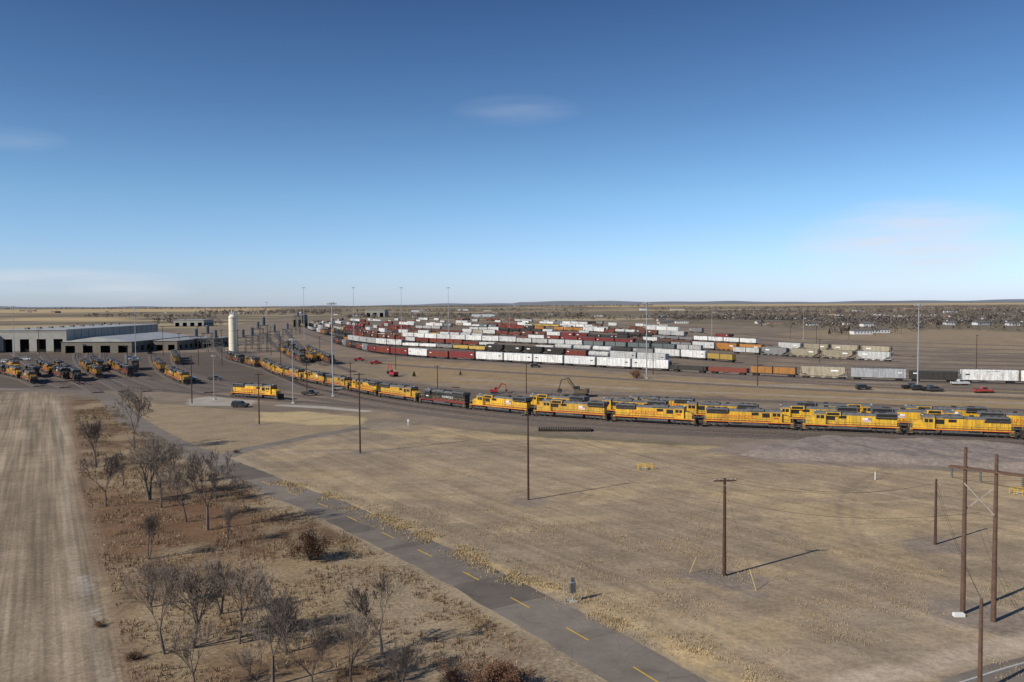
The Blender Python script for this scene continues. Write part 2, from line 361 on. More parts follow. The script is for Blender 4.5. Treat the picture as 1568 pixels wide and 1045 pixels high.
# front locomotive line
pA=smooth(G([(405,553),(404,563),(425,575),(455,583),(500,592),(543,601),(583,609),(643,618),(720,628),(817,638),(936,646.5),(1067,654),(1225,660.5),(1379,667),(1531,673),(1700,680),(1900,689)]))
track(pA,ties=True); sA=arc(pA)
tgt=g(936,646.5); u936=min(range(len(pA)),key=lambda i:math.dist(pA[i],tgt)); u936=sA[u936]
PITCHL=22.3; u=u936
seqR=[(LA,0,0),(LA,1,0),(LB,3,1),(LC,0,1),(LC,2,0),(LA,0,0),(LA,1,0)]
for me,c,fl in seqR:
    if u+PITCHL>sA[-1]: break
    car_on(pA,sA,u,PITCHL,me,'diesel_locomotive',YEL[c],bool(fl)); u+=PITCHL
u=u936-PITCHL
seqL=[(LB,2,1),(LB,0,1),(LN,-1,1),(LC,2,0),(LA,1,1),(LC,4,0),(LB,2,1),(LA,4,0),(LC,1,1),(LC,4,0),(LB,2,1)]
for me,c,fl in seqL:
    if u<0: break
    car_on(pA,sA,u,PITCHL,me,'diesel_locomotive',YEL[c] if c>=0 else (.03,.03,.032),bool(fl)); u-=PITCHL
i0=min(range(len(pA)),key=lambda i:math.dist(pA[i],g(720,628)))
for d,st,skip in((9.5,g(800,626),()),(16.5,g(955,632),(1,4))):
    pb=offs(pA[i0-6:],d); pb=smooth([pA[i0-14]]+pb[6::6],4) ; track(pb,ties=False); sB=arc(pb)
    k=min(range(len(pb)),key=lambda i:math.dist(pb[i],st)); u=sB[k]; j=0
    while u+PITCHL<sB[-1]:
        if j not in skip: car_on(pb,sB,u,PITCHL,random.choice([LA,LB,LC]),'diesel_locomotive',YEL[random.choice([0,1,2,4])],random.random()<.5)
        u+=PITCHL+random.choice([0,0,.3]); j+=1
for d in (25,33):
    pb=offs(pA[i0-10:],d); track(smooth([pA[i0-26]]+pb[10::6],4),ties=True)
pb=offs(pA[i0-30:],-6.5); track(smooth([pA[i0-44]]+pb[8::5],4),ties=True)
# lone unit
a=g(360,609);b_=g(428,614); r=math.atan2(b_[1]-a[1],b_[0]-a[0])
pl=smooth([(a[0]-math.cos(r)*60,a[1]-math.sin(r)*60+6),a,b_,(b_[0]+math.cos(r)*40,b_[1]+math.sin(r)*40)]); track(pl,ties=True)
put(LA,'diesel_locomotive',((a[0]+b_[0])/2,(a[1]+b_[1])/2,RT),r,1,YEL[0])
# ------------------------------------------------------------------ classification yard
WH=(.72,.71,.68); WG=(.5,.5,.48); RD=(.20,.045,.03); BR=(.14,.055,.035); OR=(.42,.18,.04); YL=(.50,.34,.08); TE=(.13,.16,.16); BK=(.035,.033,.03); GY=(.22,.22,.22); TN=(.36,.31,.22); MR=(.19,.03,.03)
cols=[WH,WH,WH,WG,WG,RD,RD,RD,BR,BR,MR,OR,YL,TE,BK,GY,TN,MR,BR]
row1=smooth(G([(440,497),(470,512),(545,535),(628,547),(838,559.5),(1006,569),(1160,577),(1290,582.5),(1440,587),(1568,590),(1750,597),(1900,603)]),8)
track(row1); s1=arc(row1)
seq=[('refrigerator_car',WH),('boxcar',RD),('high_cube_boxcar',MR),('refrigerator_car',WH),('refrigerator_car',WH),('refrigerator_car',WH),('refrigerator_car',(.66,.66,.65)),('refrigerator_car',WH),('refrigerator_car',WH),('gondola_car',BK),('gondola_car',RD),('container_flatcar',(.36,.16,.04)),('hopper_car',TN),('high_cube_boxcar',(.35,.36,.37)),('boxcar',BK),('refrigerator_car',WH),('refrigerator_car',WH),('tank_car',BK),('boxcar',BK),('high_cube_boxcar',WG)]
u=s1[min(range(len(row1)),key=lambda i:math.dist(row1[i],g(626,547)))]; u_s=u
for k,c in seq:
    me,L=CARS[k]
    if u+L>s1[-1]: break
    car_on(row1,s1,u,L,me,k,c,random.random()<.5); u+=L
u=u_s
for k,c in [('high_cube_boxcar',MR),('high_cube_boxcar',RD),('boxcar',MR),('hopper_car',GY),('boxcar',RD),('tank_car',BK),('boxcar',BR),('hopper_car',GY),('tank_car',BK),('boxcar',RD),('tank_car',BK)]:
    me,L=CARS[k]; u-=L
    if u<0: break
    car_on(row1,s1,u,L,me,k,c)
rows=[([(452,497),(500,514),(570,528),(700,536),(1000,557),(1182,568)],.04,'mix'),
 ([(462,496),(520,512),(620,524),(760,532),(1000,547),(1165,560)],.05,'mix'),
 ([(470,495),(545,511),(650,520),(800,527),(1090,541),(1235,549),(1420,558)],.05,'hop'),
 ([(480,494),(560,508),(680,516),(850,524),(1000,532),(1190,543)],.08,'mix'),
 ([(490,493),(580,505),(700,511),(880,519),(1180,536),(1400,547)],.08,'hop'),
 ([(505,492),(600,502),(720,507),(900,514),(1180,530)],.1,'mix'),
 ([(520,491),(620,499),(740,503),(900,509),(1160,523)],.12,'mix'),
 ([(560,492),(660,498.5),(800,503),(950,509),(1130,518)],.15,'mix'),
 ([(600,492),(720,497),(900,503),(1080,511)],.18,'mix'),
 ([(640,491),(760,495),(920,500),(1030,505)],.2,'mix'),
 ([(700,491),(820,494),(960,499)],.25,'mix')]
for ri,(pts,gap,kind) in enumerate(rows):
    pl=smooth(G(pts),12); track(pl); s=arc(pl); u=random.uniform(5,20); run=0
    while u<s[-1]-22:
        fr_=u/s[-1]
        if run<=0:
            c=random.choice(cols); run=random.choice([1,1,1,2,3,4]); ty=random.choice(['boxcar','high_cube_boxcar','hopper_car','refrigerator_car','tank_car','gondola_car','gondola_car','container_flatcar','boxcar','refrigerator_car'])
            if ty=='refrigerator_car': c=random.choice([WH,WH,WG])
            if ty=='tank_car': c=random.choice([BK,BK,WG])
        if kind=='hop' and s[-1]-u<95: ty='hopper_car'; c=random.choice([TN,GY,WG,TN])
        if ri==0 and s[-1]-u<45: ty='refrigerator_car'; c=WH
        run-=1; me,L=CARS[ty]; kk=random.uniform(.75,1.08)
        car_on(pl,s,u,L,me,ty,tuple(x*kk for x in c),random.random()<.5); u+=L
        if random.random()<gap: u+=random.uniform(15,60)
        if fr_<.35 and random.random()<.3: u+=random.uniform(20,80)
for pts in ([(560,556),(700,566),(900,578),(1100,590),(1300,600),(1700,617)],[(430,556),(520,580),(600,590),(760,600),(1000,609),(1300,620),(1750,636)],[(60,588),(200,580),(300,590),(420,602),(560,622),(760,646),(1000,663),(1300,674),(1700,689)],
   [(1000,571),(1200,582),(1450,594),(1750,604)],[(820,560),(1050,575),(1300,591),(1750,611)]):
    track(smooth(G(pts),6))
for k in range(9):
    t=k/8; ya=569-t*62; xa=1188-t*110; yb=581-t*48
    track(smooth(G([(xa,ya),(xa+130,ya+(yb-ya)*.42),(1480,ya+(yb-ya)*.8),(1760,yb+2)]),8))
# ------------------------------------------------------------------ engine facility fan
DKL=[(.48,.26,.035),(.36,.19,.03),(.05,.045,.04),(.25,.14,.035),(.03,.028,.026)]
fan=[([(150,602),(110,580),(80,560),(62,540)],45,3),([(190,600),(135,570),(118,552),(118,541)],60,3),([(260,600),(185,572),(160,556),(158,541)],62,3),([(320,602),(262,580),(238,560),(232,541)],28,4),
 ([(60,592),(20,578),(-40,568),(-120,562)],4,3),([(400,600),(300,575),(270,556),(266,535)],150,3),([(430,572),(380,560),(345,548),(330,530)],30,3),([(470,560),(440,545),(415,525),(405,510)],0,5),([(540,570),(480,546),(448,520),(436,505)],36,5),([(500,560),(462,546),(430,522),(420,506)],20,5),([(130,590),(80,575),(40,556),(20,541)],12,3),([(225,600),(160,572),(138,554),(137,541)],110,2),([(290,602),(222,578),(200,558),(196,541)],110,1),([(100,594),(50,577),(0,562),(-30,548)],50,2)]
for pts,st,n in fan:
    pl=smooth(G(pts),5); track(pl,ties=False); s=arc(pl); u=st+random.uniform(0,18)
    for i in range(n):
        if u+22>s[-1]: break
        car_on(pl,s,u,22.3,random.choice([LA,LB,LC]),'diesel_locomotive',random.choice(DKL),random.random()<.6); u+=22.3+random.choice([0,0,8,20])
# ------------------------------------------------------------------ buildings
def shop(name,x0,x1,y0,depth,h,doors,gable=0,wall='metalwall',dh=.6):
    b=B(); W_=x1-x0; t=.4; bay=W_/doors; dw=bay*.55; dz=h*dh
    for i in range(doors+1):
        c=i*bay; a=max(0,c-(bay-dw)/2); e=min(W_,c+(bay-dw)/2); b.box(a,e,0,t,0,dz,0)
        b.box(a+.05,e-.05,-.08,0,0,1.0,3)
    b.box(0,W_,0,t,dz,h,0)
    b.box(t,W_-t,6,6.3,0,dz,2)  # near-black sheet: darkness of the inside behind the doors, put into its colour
    b.box(0,t,t,depth,0,h,0); b.box(W_-t,W_,t,depth,0,h,0); b.box(t,W_-t,depth-t,depth,0,h,0)
    for s_ in range(int(depth/9)):
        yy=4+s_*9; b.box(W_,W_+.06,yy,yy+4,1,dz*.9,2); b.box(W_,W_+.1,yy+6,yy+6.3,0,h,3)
    if gable: b.prism_y([(-.6,h),(W_+.6,h),(W_/2,h+gable)],-.5,depth+.5,1)
    else:
        b.box(-.5,W_+.5,-.5,depth+.5,h,h+.5,1)
        for k in range(int(depth/14)): b.box(W_*.3,W_*.3+2.4,6+k*14,8.4+k*14,h+.5,h+1.6,3)
    b.box(0,W_,-.05,0,h-1.4,h-1.0,3)
    return put(b.mesh(name,[wall,'metalroof','doord','tanwall']),name,(x0,y0,0))
yf=g(150,541)[1]
shop('locomotive_shop',-335,-291,yf+12,140,14.5,4)
shop('locomotive_servicing_shop',-380,-336,yf+8,120,12,4,1.4)
shop('locomotive_repair_shop',-288,-243,yf,95,7.2,4,3.2,'tanwall',.66)
shop('wheel_shop',-240,-224,yf+25,60,6.5,2,1.2,'tanwall')
shop('parts_store',-222,-212,yf+60,30,6,1,0,'tanwall')
shop('service_building',g(268,500)[0],g(310,500)[0],g(290,500)[1],40,9,4,0)
shop('yard_warehouse',g(560,486)[0],g(588,486)[0],g(570,486)[1],60,17,3,0)
shop('yard_office',g(448,501)[0],g(462,501)[0],g(450,501)[1],30,16,2,0,'tanwall')
b=B(); b.cyl((0,0,0),(0,0,23),2.5,2.3,24,0); b.cyl((0,0,23),(0,0,24.2),2.3,1.2,24,0); b.cyl((0,0,24.2),(0,0,27.5),.5,.5,8,1)
b.box(-1.5,1.5,-1,1,24.2,25.4,1); b.cyl((2.9,-1,0),(2.9,-1,25),.15,.15,5,1); b.cyl((2.6,1,0),(2.6,1,24),.12,.12,5,1)
for z in range(6,24,8): b.cyl((0,0,z),(0,0,z+.12),2.52,2.52,24,1,True)
put(b.mesh('silo',['silo','steel']),'sand_silo',(*g(357,541),0))
def gantry(px,py,h,wd):
    b=B()
    for x in(-wd,wd):
        for y in(-1.5,1.5): b.cyl((x,y,0),(x,y,h),.22,.22,6,0)
    for z in(h*.4,h*.7,h):
        for y in(-1.5,1.5): b.box(-wd,wd,y-.12,y+.12,z-.2,z+.1,0)
    for y in(-1.5,1.5): b.cyl((-wd,y,h*.4),(wd,y,h*.7),.1,.1,4,0); b.cyl((wd,y,h*.4),(-wd,y,h*.7),.1,.1,4,0)
    b.box(-wd-.6,wd+.6,-1.8,1.8,h,h+.3,0); b.cyl((0,0,h+.3),(0,0,h+5),1.3,1.3,12,1)
    b.cyl((0,0,h+5),(0,0,h+5.8),1.3,.3,12,1)
    put(b.mesh('gantry',['midg','roof']),'sanding_tower',(*g(px,py),0))
for p in [(404,540,17,2.2),(386,538,10,4),(330,540,9,5),(318,536,11,3),(456,512,18,2),(395,528,12,4),(372,535,8,6),(300,533,8,4),(420,525,9,4),(440,518,8,4)]: gantry(*p)
# ------------------------------------------------------------------ masts, poles
def mast(px,yb,h):
    k=min(1,h/30); b=B(); b.cyl((0,0,0),(0,0,h),.28*k,.12*k,8,0); b.cyl((0,0,h),(0,0,h+.3),.8*k,.8*k,10,0)
    for i in range(6):
        a=i*math.pi/3; x,y=1.25*k*math.cos(a),1.25*k*math.sin(a); b.cyl((x*.4,y*.4,h),(x,y,h),.06,.06,4,0); b.box(x-.3*k,x+.3*k,y-.3*k,y+.3*k,h-.35*k,h+.12,0)
    b.box(-.5,.5,-.5,.5,0,.4,1); put(b.mesh('mast',['steel','conc']),'high_mast_light',(*g(px,yb),0))
for px,yb,yt in [(510,607,465),(990,580,464),(1405,596,467),(466,519,441),(542,519,441),(615,519,441),(687,519,441),(409,512,463),(1090,520,470),(328,612,545),(449,618,520),(22,545,470),(208,545,473),(780,505,470),(1230,520,475)]:
    mast(px,yb,hh(px,yb,yt))
def pole(px,yb,yt,arms=1,r=.16,m='wood',rot=.5,name='utility_pole'):
    h=hh(px,yb,yt); b=B(); b.cyl((0,0,0),(0,0,h),r*1.15,r*.75,9,0)
    for k in range(arms):
        z=h-.25-k*1.1; b.box(-1.25,1.25,-.2,-.08,z-.07,z+.07,0)
        for x in(-1.15,-.65,.65,1.15): b.cyl((x,-.14,z+.07),(x,-.14,z+.28),.05,.035,6,1)
        b.cyl((-.7,-.14,z),(0,-.14,z-.6),.025,.025,4,1); b.cyl((.7,-.14,z),(0,-.14,z-.6),.025,.025,4,1)
    x,y=g(px,yb); put(b.mesh('pole',[m,'steel']),name,(x,y,0),rot); return (x,y,h)
P={}
P['a']=pole(294,618,545,1,rot=.2); P['b']=pole(397,650,572,1,rot=.6); P['c']=pole(551.5,694,571,1,rot=.6); P['d']=pole(809,766,632,1,rot=.55)
P['e']=pole(1109,882,731,1,.19,rot=.1); P['f']=pole(1432,834,733,0); P['g']=pole(1500,1062,915,0,rot=.2,m='woodg')
for t in [(806,604,556),(1495,566,513),(606,566,520),(537,600,555),(304,560,500),(196,576,530),(470,607,555),(670,600,560),(1000,574,530),(1255,556,520),(1160,592,545),(430,560,515),(1300,520,492),(1340,515,490),(1380,512,488),(1250,527,500),(1210,520,498),(120,520,495),(60,545,505),(275,560,510),(340,560,505),(250,545,500),(365,556,505),(415,545,500),(490,560,515)]: pole(*t)
# H-frame
b=B(); A=g(1474,940); C=g(1521,952); hA=hh(1474,940,683); hC=hh(1521,952,694); mid=((A[0]+C[0])/2,(A[1]+C[1])/2); r=math.atan2(C[1]-A[1],C[0]-A[0]); d=math.dist(A,C)/2
b.cyl((-d,0,0),(-d,0,hA),.24,.15,10,0); b.cyl((d,0,0),(d,0,hC),.24,.15,10,0)
zt=hA-2.1; b.box(-d-1.4,d+2.4,-.3,-.17,zt,zt+.2,0); b.box(-d-1.4,d+2.4,.17,.3,zt,zt+.2,0)
b.cyl((-d,-.25,zt-1.3),(d,-.25,zt-3.9),.07,.07,5,2); b.cyl((d,.25,zt-1.3),(-d,.25,zt-3.9),.07,.07,5,2)
for x in(-d-1.2,0,d+2.2):
    for k in range(5): b.cyl((x,0,zt-.15-.17*k),(x,0,zt-.25-.17*k),.13,.10,8,1)
put(b.mesh('hframe',['woodg','roof','xbr']),'transmission_h_frame_pole',(*mid,0),r)
def wire(b,p,q,sag,r=.016,n=14):
    pr=None
    for i in range(n+1):
        t=i/n; c=(p[0]+(q[0]-p[0])*t,p[1]+(q[1]-p[1])*t,p[2]+(q[2]-p[2])*t-4*sag*t*(1-t))
        if pr: b.cyl(pr,c,r,r,3,0,False)
        pr=c
b=B()
def top(k,o=0,dz=0): p=P[k]; return (p[0]+o,p[1]+o*.5,p[2]+dz)
for o in(-1,1):
    for a_,c_ in(('a','b'),('b','c'),('c','d'),('d','e')): wire(b,top(a_,o),top(c_,o),1.1)
    wire(b,top('e',o),(P['f'][0],P['f'][1],P['f'][2]-.5),1.4); wire(b,top('g'),(P['f'][0],P['f'][1],P['f'][2]-.6-.5*o),.8)
wire(b,top('e',0,-2.4),(mid[0],mid[1],hA-6),1.2); wire(b,top('d',0,-3),top('e',0,-2.8),1.5)
for o in(-d-1.2,0,d+2.2):
    p=(mid[0]+o*math.cos(r),mid[1]+o*math.sin(r),zt-1.0); wire(b,p,(p[0]+70,p[1]-40,zt-1),2)
    wire(b,p,(p[0]+120,p[1]+60,zt-1),3)
for px,py,qx,qy in((1109,882,1056,878),(1109,882,1158,905)):
    e=g(qx,qy); wire(b,top('e',0,-1),(e[0],e[1],0),0,.012)
    tpx=P['e']; f=.2; a_=(e[0],e[1],0.0); c_=(e[0]+(tpx[0]-e[0])*f,e[1]+(tpx[1]-e[1])*f,(tpx[2]-1)*f); 
    bb=B(); bb.cyl(a_,c_,.038,.038,6,0); put(bb.mesh('guy',['pyel']),'guy_wire_guard')
put(b.mesh('wires',['dark']),'power_line')
# ------------------------------------------------------------------ vehicles
def carmesh(kind):
    b=B()
    if kind=='suv':
        b.prism_y([(-2.3,.45),(2.3,.45),(2.35,.85),(2.15,1.05),(1.1,1.15),(-2.3,1.15)],-.95,.95,0)
        b.prism_y([(-2.25,1.15),(1.1,1.15),(.45,1.75),(-2.0,1.8)],-.85,.85,0)
        for s_ in(-1,1): b.prism_y([(-2.05,1.2),(.85,1.2),(.35,1.68),(-1.9,1.7)],s_*.86-.01,s_*.86+.01,1)
        b.add([(1.09,-.75,1.2),(1.09,.75,1.2),(.5,.75,1.74),(.5,-.75,1.74)],[(0,1,2,3)],1)
    else:
        b.prism_y([(-2.8,.55),(2.8,.55),(2.85,.95),(2.6,1.2),(1.3,1.25),(-2.8,1.25)],-1,1,0)
        b.prism_y([(-.7,1.25),(1.3,1.25),(.75,1.9),(-.55,1.93)],-.88,.88,0)
        for s_ in(-1,1): b.prism_y([(-.55,1.32),(1.1,1.32),(.65,1.82),(-.45,1.84)],s_*.89-.01,s_*.89+.01,1)
        b.box(-2.7,-.8,-.85,.85,1.251,1.26,2); b.add([(1.3,-.8,1.29),(1.3,.8,1.29),(.79,.8,1.88),(.79,-.8,1.88)],[(0,1,2,3)],1)
    for x in(-1.5,1.5):
        for s_ in(-1,1): b.cyl((x*(1 if kind=='suv' else 1.15),s_*.78,.38),(x*(1 if kind=='suv' else 1.15),s_*.98,.38),.38,.38,14,2)
    return b.mesh(kind,['carpaint','glass','tyre'])
SUV=carmesh('suv'); PK=carmesh('pk')
for px,py,r,c,k in [(368,624,-.15,(.02,.022,.03),0),(330,583,.3,(.1,.1,.1),1),(200,550,.5,(.4,.42,.45),0),(40,552,.2,(.7,.7,.7),0),(24,553,.2,(.05,.05,.05),1),(10,556,.1,(.6,.6,.6),0),(205,552,.1,(.25,.35,.45),1),(820,563,.1,(.03,.03,.03),0),(1395,596,-.1,(.02,.02,.02),1),(1407,598,-.1,(.03,.03,.03),0),(1424,599,-.1,(.02,.02,.02),1),(1432,600,0,(.05,.05,.05),0),(1322,597,0,(.03,.03,.03),0),(475,606,.3,(.1,.1,.1),1),(1505,602,0,(.3,.05,.04),1),(1240,573,0,(.7,.7,.7),0),(550,553,.4,(.4,.03,.03),1),(575,558,.4,(.4,.03,.03),1),(290,583,.2,(.3,.3,.3),1),(520,598,.2,(.3,.3,.3),0),(1470,590,0,(.5,.5,.5),1)]:
    put(PK if k else SUV,'pickup_truck' if k else 'parked_car',(*g(px,py),.01),r,1.05,c)
def excav(px,py,col,rz,name,s_=1.0):
    b=B()
    for y in(-1.1,1.1): b.prism_y([(-1.9,.2),(-1.5,0),(1.5,0),(1.9,.2),(1.9,.7),(1.5,.95),(-1.5,.95),(-1.9,.7)],y-.3,y+.3,1)
    b.box(-1.9,1.5,-1.3,1.3,1.05,2.0,0); b.box(-2.2,-1.2,-1.25,1.25,1.1,2.3,0); b.box(.1,1.6,.3,1.3,2.0,3.1,0); b.box(.2,1.63,.28,1.33,2.3,3.0,2)
    b.cyl((1.2,-.2,1.8),(3.6,-.2,5.2),.32,.26,6,0); b.cyl((3.6,-.2,5.2),(5.6,-.2,4.6),.26,.22,6,0); b.cyl((5.6,-.2,4.8),(6.3,-.2,2.0),.2,.16,6,0)
    b.cyl((2,-.2,2.0),(3.9,-.2,4.6),.09,.09,5,1); b.prism_y([(5.9,2.1),(6.6,2.1),(6.7,1.2),(5.9,.9),(5.5,1.5)],-.7,.3,1)
    put(b.mesh(name,['paint','dark','glass']),name,(*g(px,py),0),rz,s_,col)
excav(889,608,(.10,.075,.05),2.8,'excavator',1.15); excav(757,603,(.40,.03,.035),.1,'crane_truck',.65); excav(603,577,(.40,.03,.04),2.2,'crane_truck',.9)
def simple(name,px,py,fn,mats,rz=0):
    b=B(); fn(b); put(b.mesh(name,mats),name,(*g(px,py),0),rz)
def callbox(b):
    b.cyl((0,0,0),(0,0,2.3),.06,.06,8,0); b.box(-.28,.28,-.15,.15,.9,1.9,1); b.box(-.3,.3,-.18,.18,1.9,1.97,0)
    for x in(-.9,.9): b.cyl((x,0,0),(x,0,1.5),.04,.04,6,0)
    b.cyl((-.9,0,1.5),(.9,0,1.5),.03,.03,6,0); b.box(-.18,.18,-.1,.1,2.0,2.4,1)
    b.box(-.4,.4,-.4,.4,0,.1,2)
simple('utility_meter_box',877,921,callbox,['steel','roof','conc'],.3)
def rail_(b):
    for x in(-1.3,0,1.3):
        for y in(-.6,.6): b.cyl((x,y,0),(x,y,.9),.05,.05,6,0)
    for y in(-.6,.6):
        for z in(.5,.9): b.cyl((-1.3,y,z),(1.3,y,z),.05,.05,6,0)
    for x in(-1.3,1.3): b.cyl((x,-.6,.9),(x,.6,.9),.05,.05,6,0)
    b.box(-.5,.5,-.3,.3,0,.4,1)
simple('yellow_guard_rail',988,719,rail_,['yellow','conc'])
simple('yellow_guard_rail',1562,757,rail_,['yellow','conc'])
simple('marker_post',1340,735,lambda b:(b.cyl((0,0,0),(0,0,1.3),.08,.08,8,0),b.cyl((0,0,1.3),(0,0,1.45),.1,.05,8,1)),['white','yellow'])
simple('marker_post',1468,944,lambda b:(b.box(-.5,.5,-.25,.25,0,.3,0),b.box(-.45,.45,-.2,.2,.3,.34,0)),['white'])
simple('marker_post',625,652,lambda b:(b.cyl((0,0,0),(0,0,1.2),.08,.08,8,0),b.box(-.25,.25,-.05,.05,1.0,1.5,1)),['white','white'])
def stack(b):
    for k in range(3):
        for i in range(22): b.box(-6.2+i*.57,-5.95+i*.57+.05,-1.35+.1*k,1.35-.1*k,.02+.24*k,.24+.24*k,0)
simple('railroad_tie_stack',865,660,stack,['tie'],-.1)
# ------------------------------------------------------------------ bare trees
def tree_mesh(seed,hgt=8.0,stems=1,maxd=6):
    rd=random.Random(seed); b=B()
    def grow(p,d,L,r,dep):
        n=2 if dep<3 else 1; q=p
        for i in range(n):
            d2=(d+Vector((rd.uniform(-1,1),rd.uniform(-1,1),rd.uniform(-.3,.6)))*.14).normalized(); e=q+d2*(L/n); r2=r*(1-.28/n*(i+1))
            b.cyl(q,e,r,r2,6 if dep<2 else (4 if dep<4 else 3),0 if dep<4 else 1,False); q=e; d=d2; r=r2
            if dep>=1 and dep<maxd and i==0 and n==2 and rd.random()<.85: side(q,d,L*.65,r*.5,dep+1)
        if dep<maxd:
            for i in range(3): side(q,d,L*rd.uniform(.6,.88),r*rd.uniform(.58,.82),dep+1)
    def side(q,d,L,r,dep):
        ax=d.orthogonal().normalized(); ax.rotate(Matrix.Rotation(rd.uniform(0,6.28),3,d)); a=rd.uniform(.22,.72)
        dd=d.copy(); dd.rotate(Matrix.Rotation(a,3,ax)); dd=(dd+Vector((0,0,.22))).normalized(); grow(q,dd,L,max(r,.0155),dep)
    for s in range(stems):
        d=Vector((rd.uniform(-.3,.3)*(stems>1),rd.uniform(-.3,.3)*(stems>1),1)).normalized(); grow(Vector((rd.uniform(-.15,.15)*(stems>1),rd.uniform(-.15,.15)*(stems>1),-.05)),d,hgt*.25,.15,0)
    zm=max(v[2] for v in b.v); k=hgt/zm; b.v=[(x*k*.9,y*k*.9,z*k) for x,y,z in b.v]
    return b.mesh('bare_tree_mesh',['bark','twig'])
TM=[tree_mesh(11),tree_mesh(23,stems=2,maxd=5),tree_mesh(35),tree_mesh(47,stems=3,maxd=5),tree_mesh(59),tree_mesh(64,stems=1)]
tl=[(205,690,596,0),(146,716,636,1),(162,776,690,2),(228,766,660,3),(246,778,672,4),(285,800,705,5),(318,812,692,0),(228,856,782,1),(252,1002,866,5),(296,992,848,3),(366,986,858,2),(418,1050,900,0),(585,1002,880,4),(478,1068,940,2),(349,832,768,1),(540,1058,940,5),(330,770,715,1),(188,745,690,5),(620,1075,980,3),(300,1065,955,2),(395,1068,965,4),(262,742,676,1),(440,1000,915,3),(340,940,850,3),(230,930,850,3)]
for i,(px,yb,yt,k) in enumerate(tl):
    h=hh(px,yb,yt)*1.05; put(TM[k],'bare_tree',(*g(px,yb),0),i*1.7,h/8.0)
def shrub_mesh(seed,h=3,wd=3.4,n=2600):
    rd=random.Random(seed); b=B()
    for i in range(46):
        a=rd.uniform(0,6.28); e=rd.uniform(.1,1); b.cyl((0,0,0),(math.cos(a)*wd*.5*e,math.sin(a)*wd*.5*e,h*rd.uniform(.6,1.0)*(1-.35*e)),.04,.01,3,0,False)
    cl=[(rd.gauss(0,.26)*wd,rd.gauss(0,.26)*wd,h*rd.uniform(.2,.85)) for _ in range(26)]
    for i in range(n):
        c=rd.choice(cl); p=Vector((c[0]+rd.gauss(0,.28),c[1]+rd.gauss(0,.28),max(.05,c[2]+rd.gauss(0,.3)))); s=rd.uniform(.04,.09)
        u=Vector((rd.gauss(0,1),rd.gauss(0,1),rd.gauss(0,1))).normalized(); v=u.orthogonal().normalized()
        b.add([p-u*s,p+v*s,p+u*s,p-v*s*.6],[(0,1,2,3)],1)
    return b.mesh('shrub_mesh',['twig','dleaf'])
SH=[shrub_mesh(1,n=4200),shrub_mesh(2,2.2,4)]
for px,py,k,s in [(475,858,0,1.25),(755,1052,1,1.0),(690,1045,1,.6),(362,694,1,.35),(780,1058,0,.7),(975,580,0,1.2),(205,1010,1,.4),(150,960,1,.3)]:
    put(SH[k],'dry_shrub',(*g(px,py),0),px,s)
def cedar(seed):
    rd=random.Random(seed); b=B(); b.cyl((0,0,0),(0,0,3.4),.12,.03,5,0)
    for i in range(900):
        z=rd.uniform(.2,3.8); rr=(1-(z/4.0)**1.3)*1.3*rd.uniform(.5,1.05); a=rd.uniform(0,6.28); p=Vector((rr*math.cos(a),rr*math.sin(a),z)); s=rd.uniform(.1,.2)
        u=Vector((rd.gauss(0,1),rd.gauss(0,1),rd.gauss(0,1))).normalized(); v=u.orthogonal().normalized(); b.add([p-u*s,p+v*s,p+u*s,p-v*s*.6],[(0,1,2,3)],1)
    return b.mesh('cedar_mesh',['bark','cedar'])
CE=cedar(4)
for px,py,s in [(634,577,.6),(705,575,.5),(1300,508,1.6),(1270,512,1.2),(230,543,1.2),(160,500,1.6)]: put(CE,'cedar_tree',(*g(px,py),0),px,s)
# ------------------------------------------------------------------ distant trees
V=[];Fc=[]
def dtree(x,y,h,n=26):
    c=rng.normal(0,1,(n,3)); c[:,0]*=h*.22; c[:,1]*=h*.22; c[:,2]=h*(.15+.8*rng.random(n)); c[:,:2]*=(1.1-.6*np.abs(c[:,2:3]/h-.5))
    s=h*rng.uniform(.07,.17,n)
    for j in range(n):
        u=rng.normal(0,1,3); u/=np.linalg.norm(u); v=rng.normal(0,1,3); v-=u*(v@u); v/=np.linalg.norm(v); o=len(V)
        p=c[j]+(x,y,0); V.extend([p-u*s[j],p+v*s[j],p+u*s[j],p-v*s[j]]); Fc.append((o,o+1,o+2,o+3))
def pxbelt(x0,y0,x1,y1,n,h,wd=12,sy=.8,q=18):
    for i in range(n):
        t=random.random(); px=x0+(x1-x0)*t; py=y0+(y1-y0)*t+random.uniform(-sy,sy); p=g(px,max(py,hor(px)+2.6)); dtree(p[0],p[1],h*random.uniform(.6,1.15),q)
pxbelt(0,474,420,473,600,15,sy=.8,q=12); pxbelt(130,485,330,487,120,9,sy=2); pxbelt(300,480,520,480,300,11,sy=3); pxbelt(230,494,340,497,60,8,sy=3)
pxbelt(420,471,1000,469,900,15,sy=1,q=12); pxbelt(420,478,900,476,260,10,sy=1.2); pxbelt(520,486,900,484,260,9,sy=2.5)
pxbelt(1000,486,1568,482,520,9,sy=7); pxbelt(1030,490,1250,488,240,9,sy=2); pxbelt(1250,497,1568,492,300,9,sy=4); pxbelt(880,466.5,1568,463.5,600,14,sy=.8,q=12); pxbelt(1000,474,1568,472,220,11,sy=1.5)
pxbelt(1270,510,1420,506,40,7,sy=4); pxbelt(600,489,1000,488,130,7,sy=3); pxbelt(1080,479,1568,478,320,10,sy=1.5); pxbelt(1150,500,1568,503,90,7,sy=5)
me=bpy.data.meshes.new('distant_trees'); me.from_pydata([tuple(v) for v in V],[],Fc); me.materials.append(M['dtree']); put(me,'distant_trees')
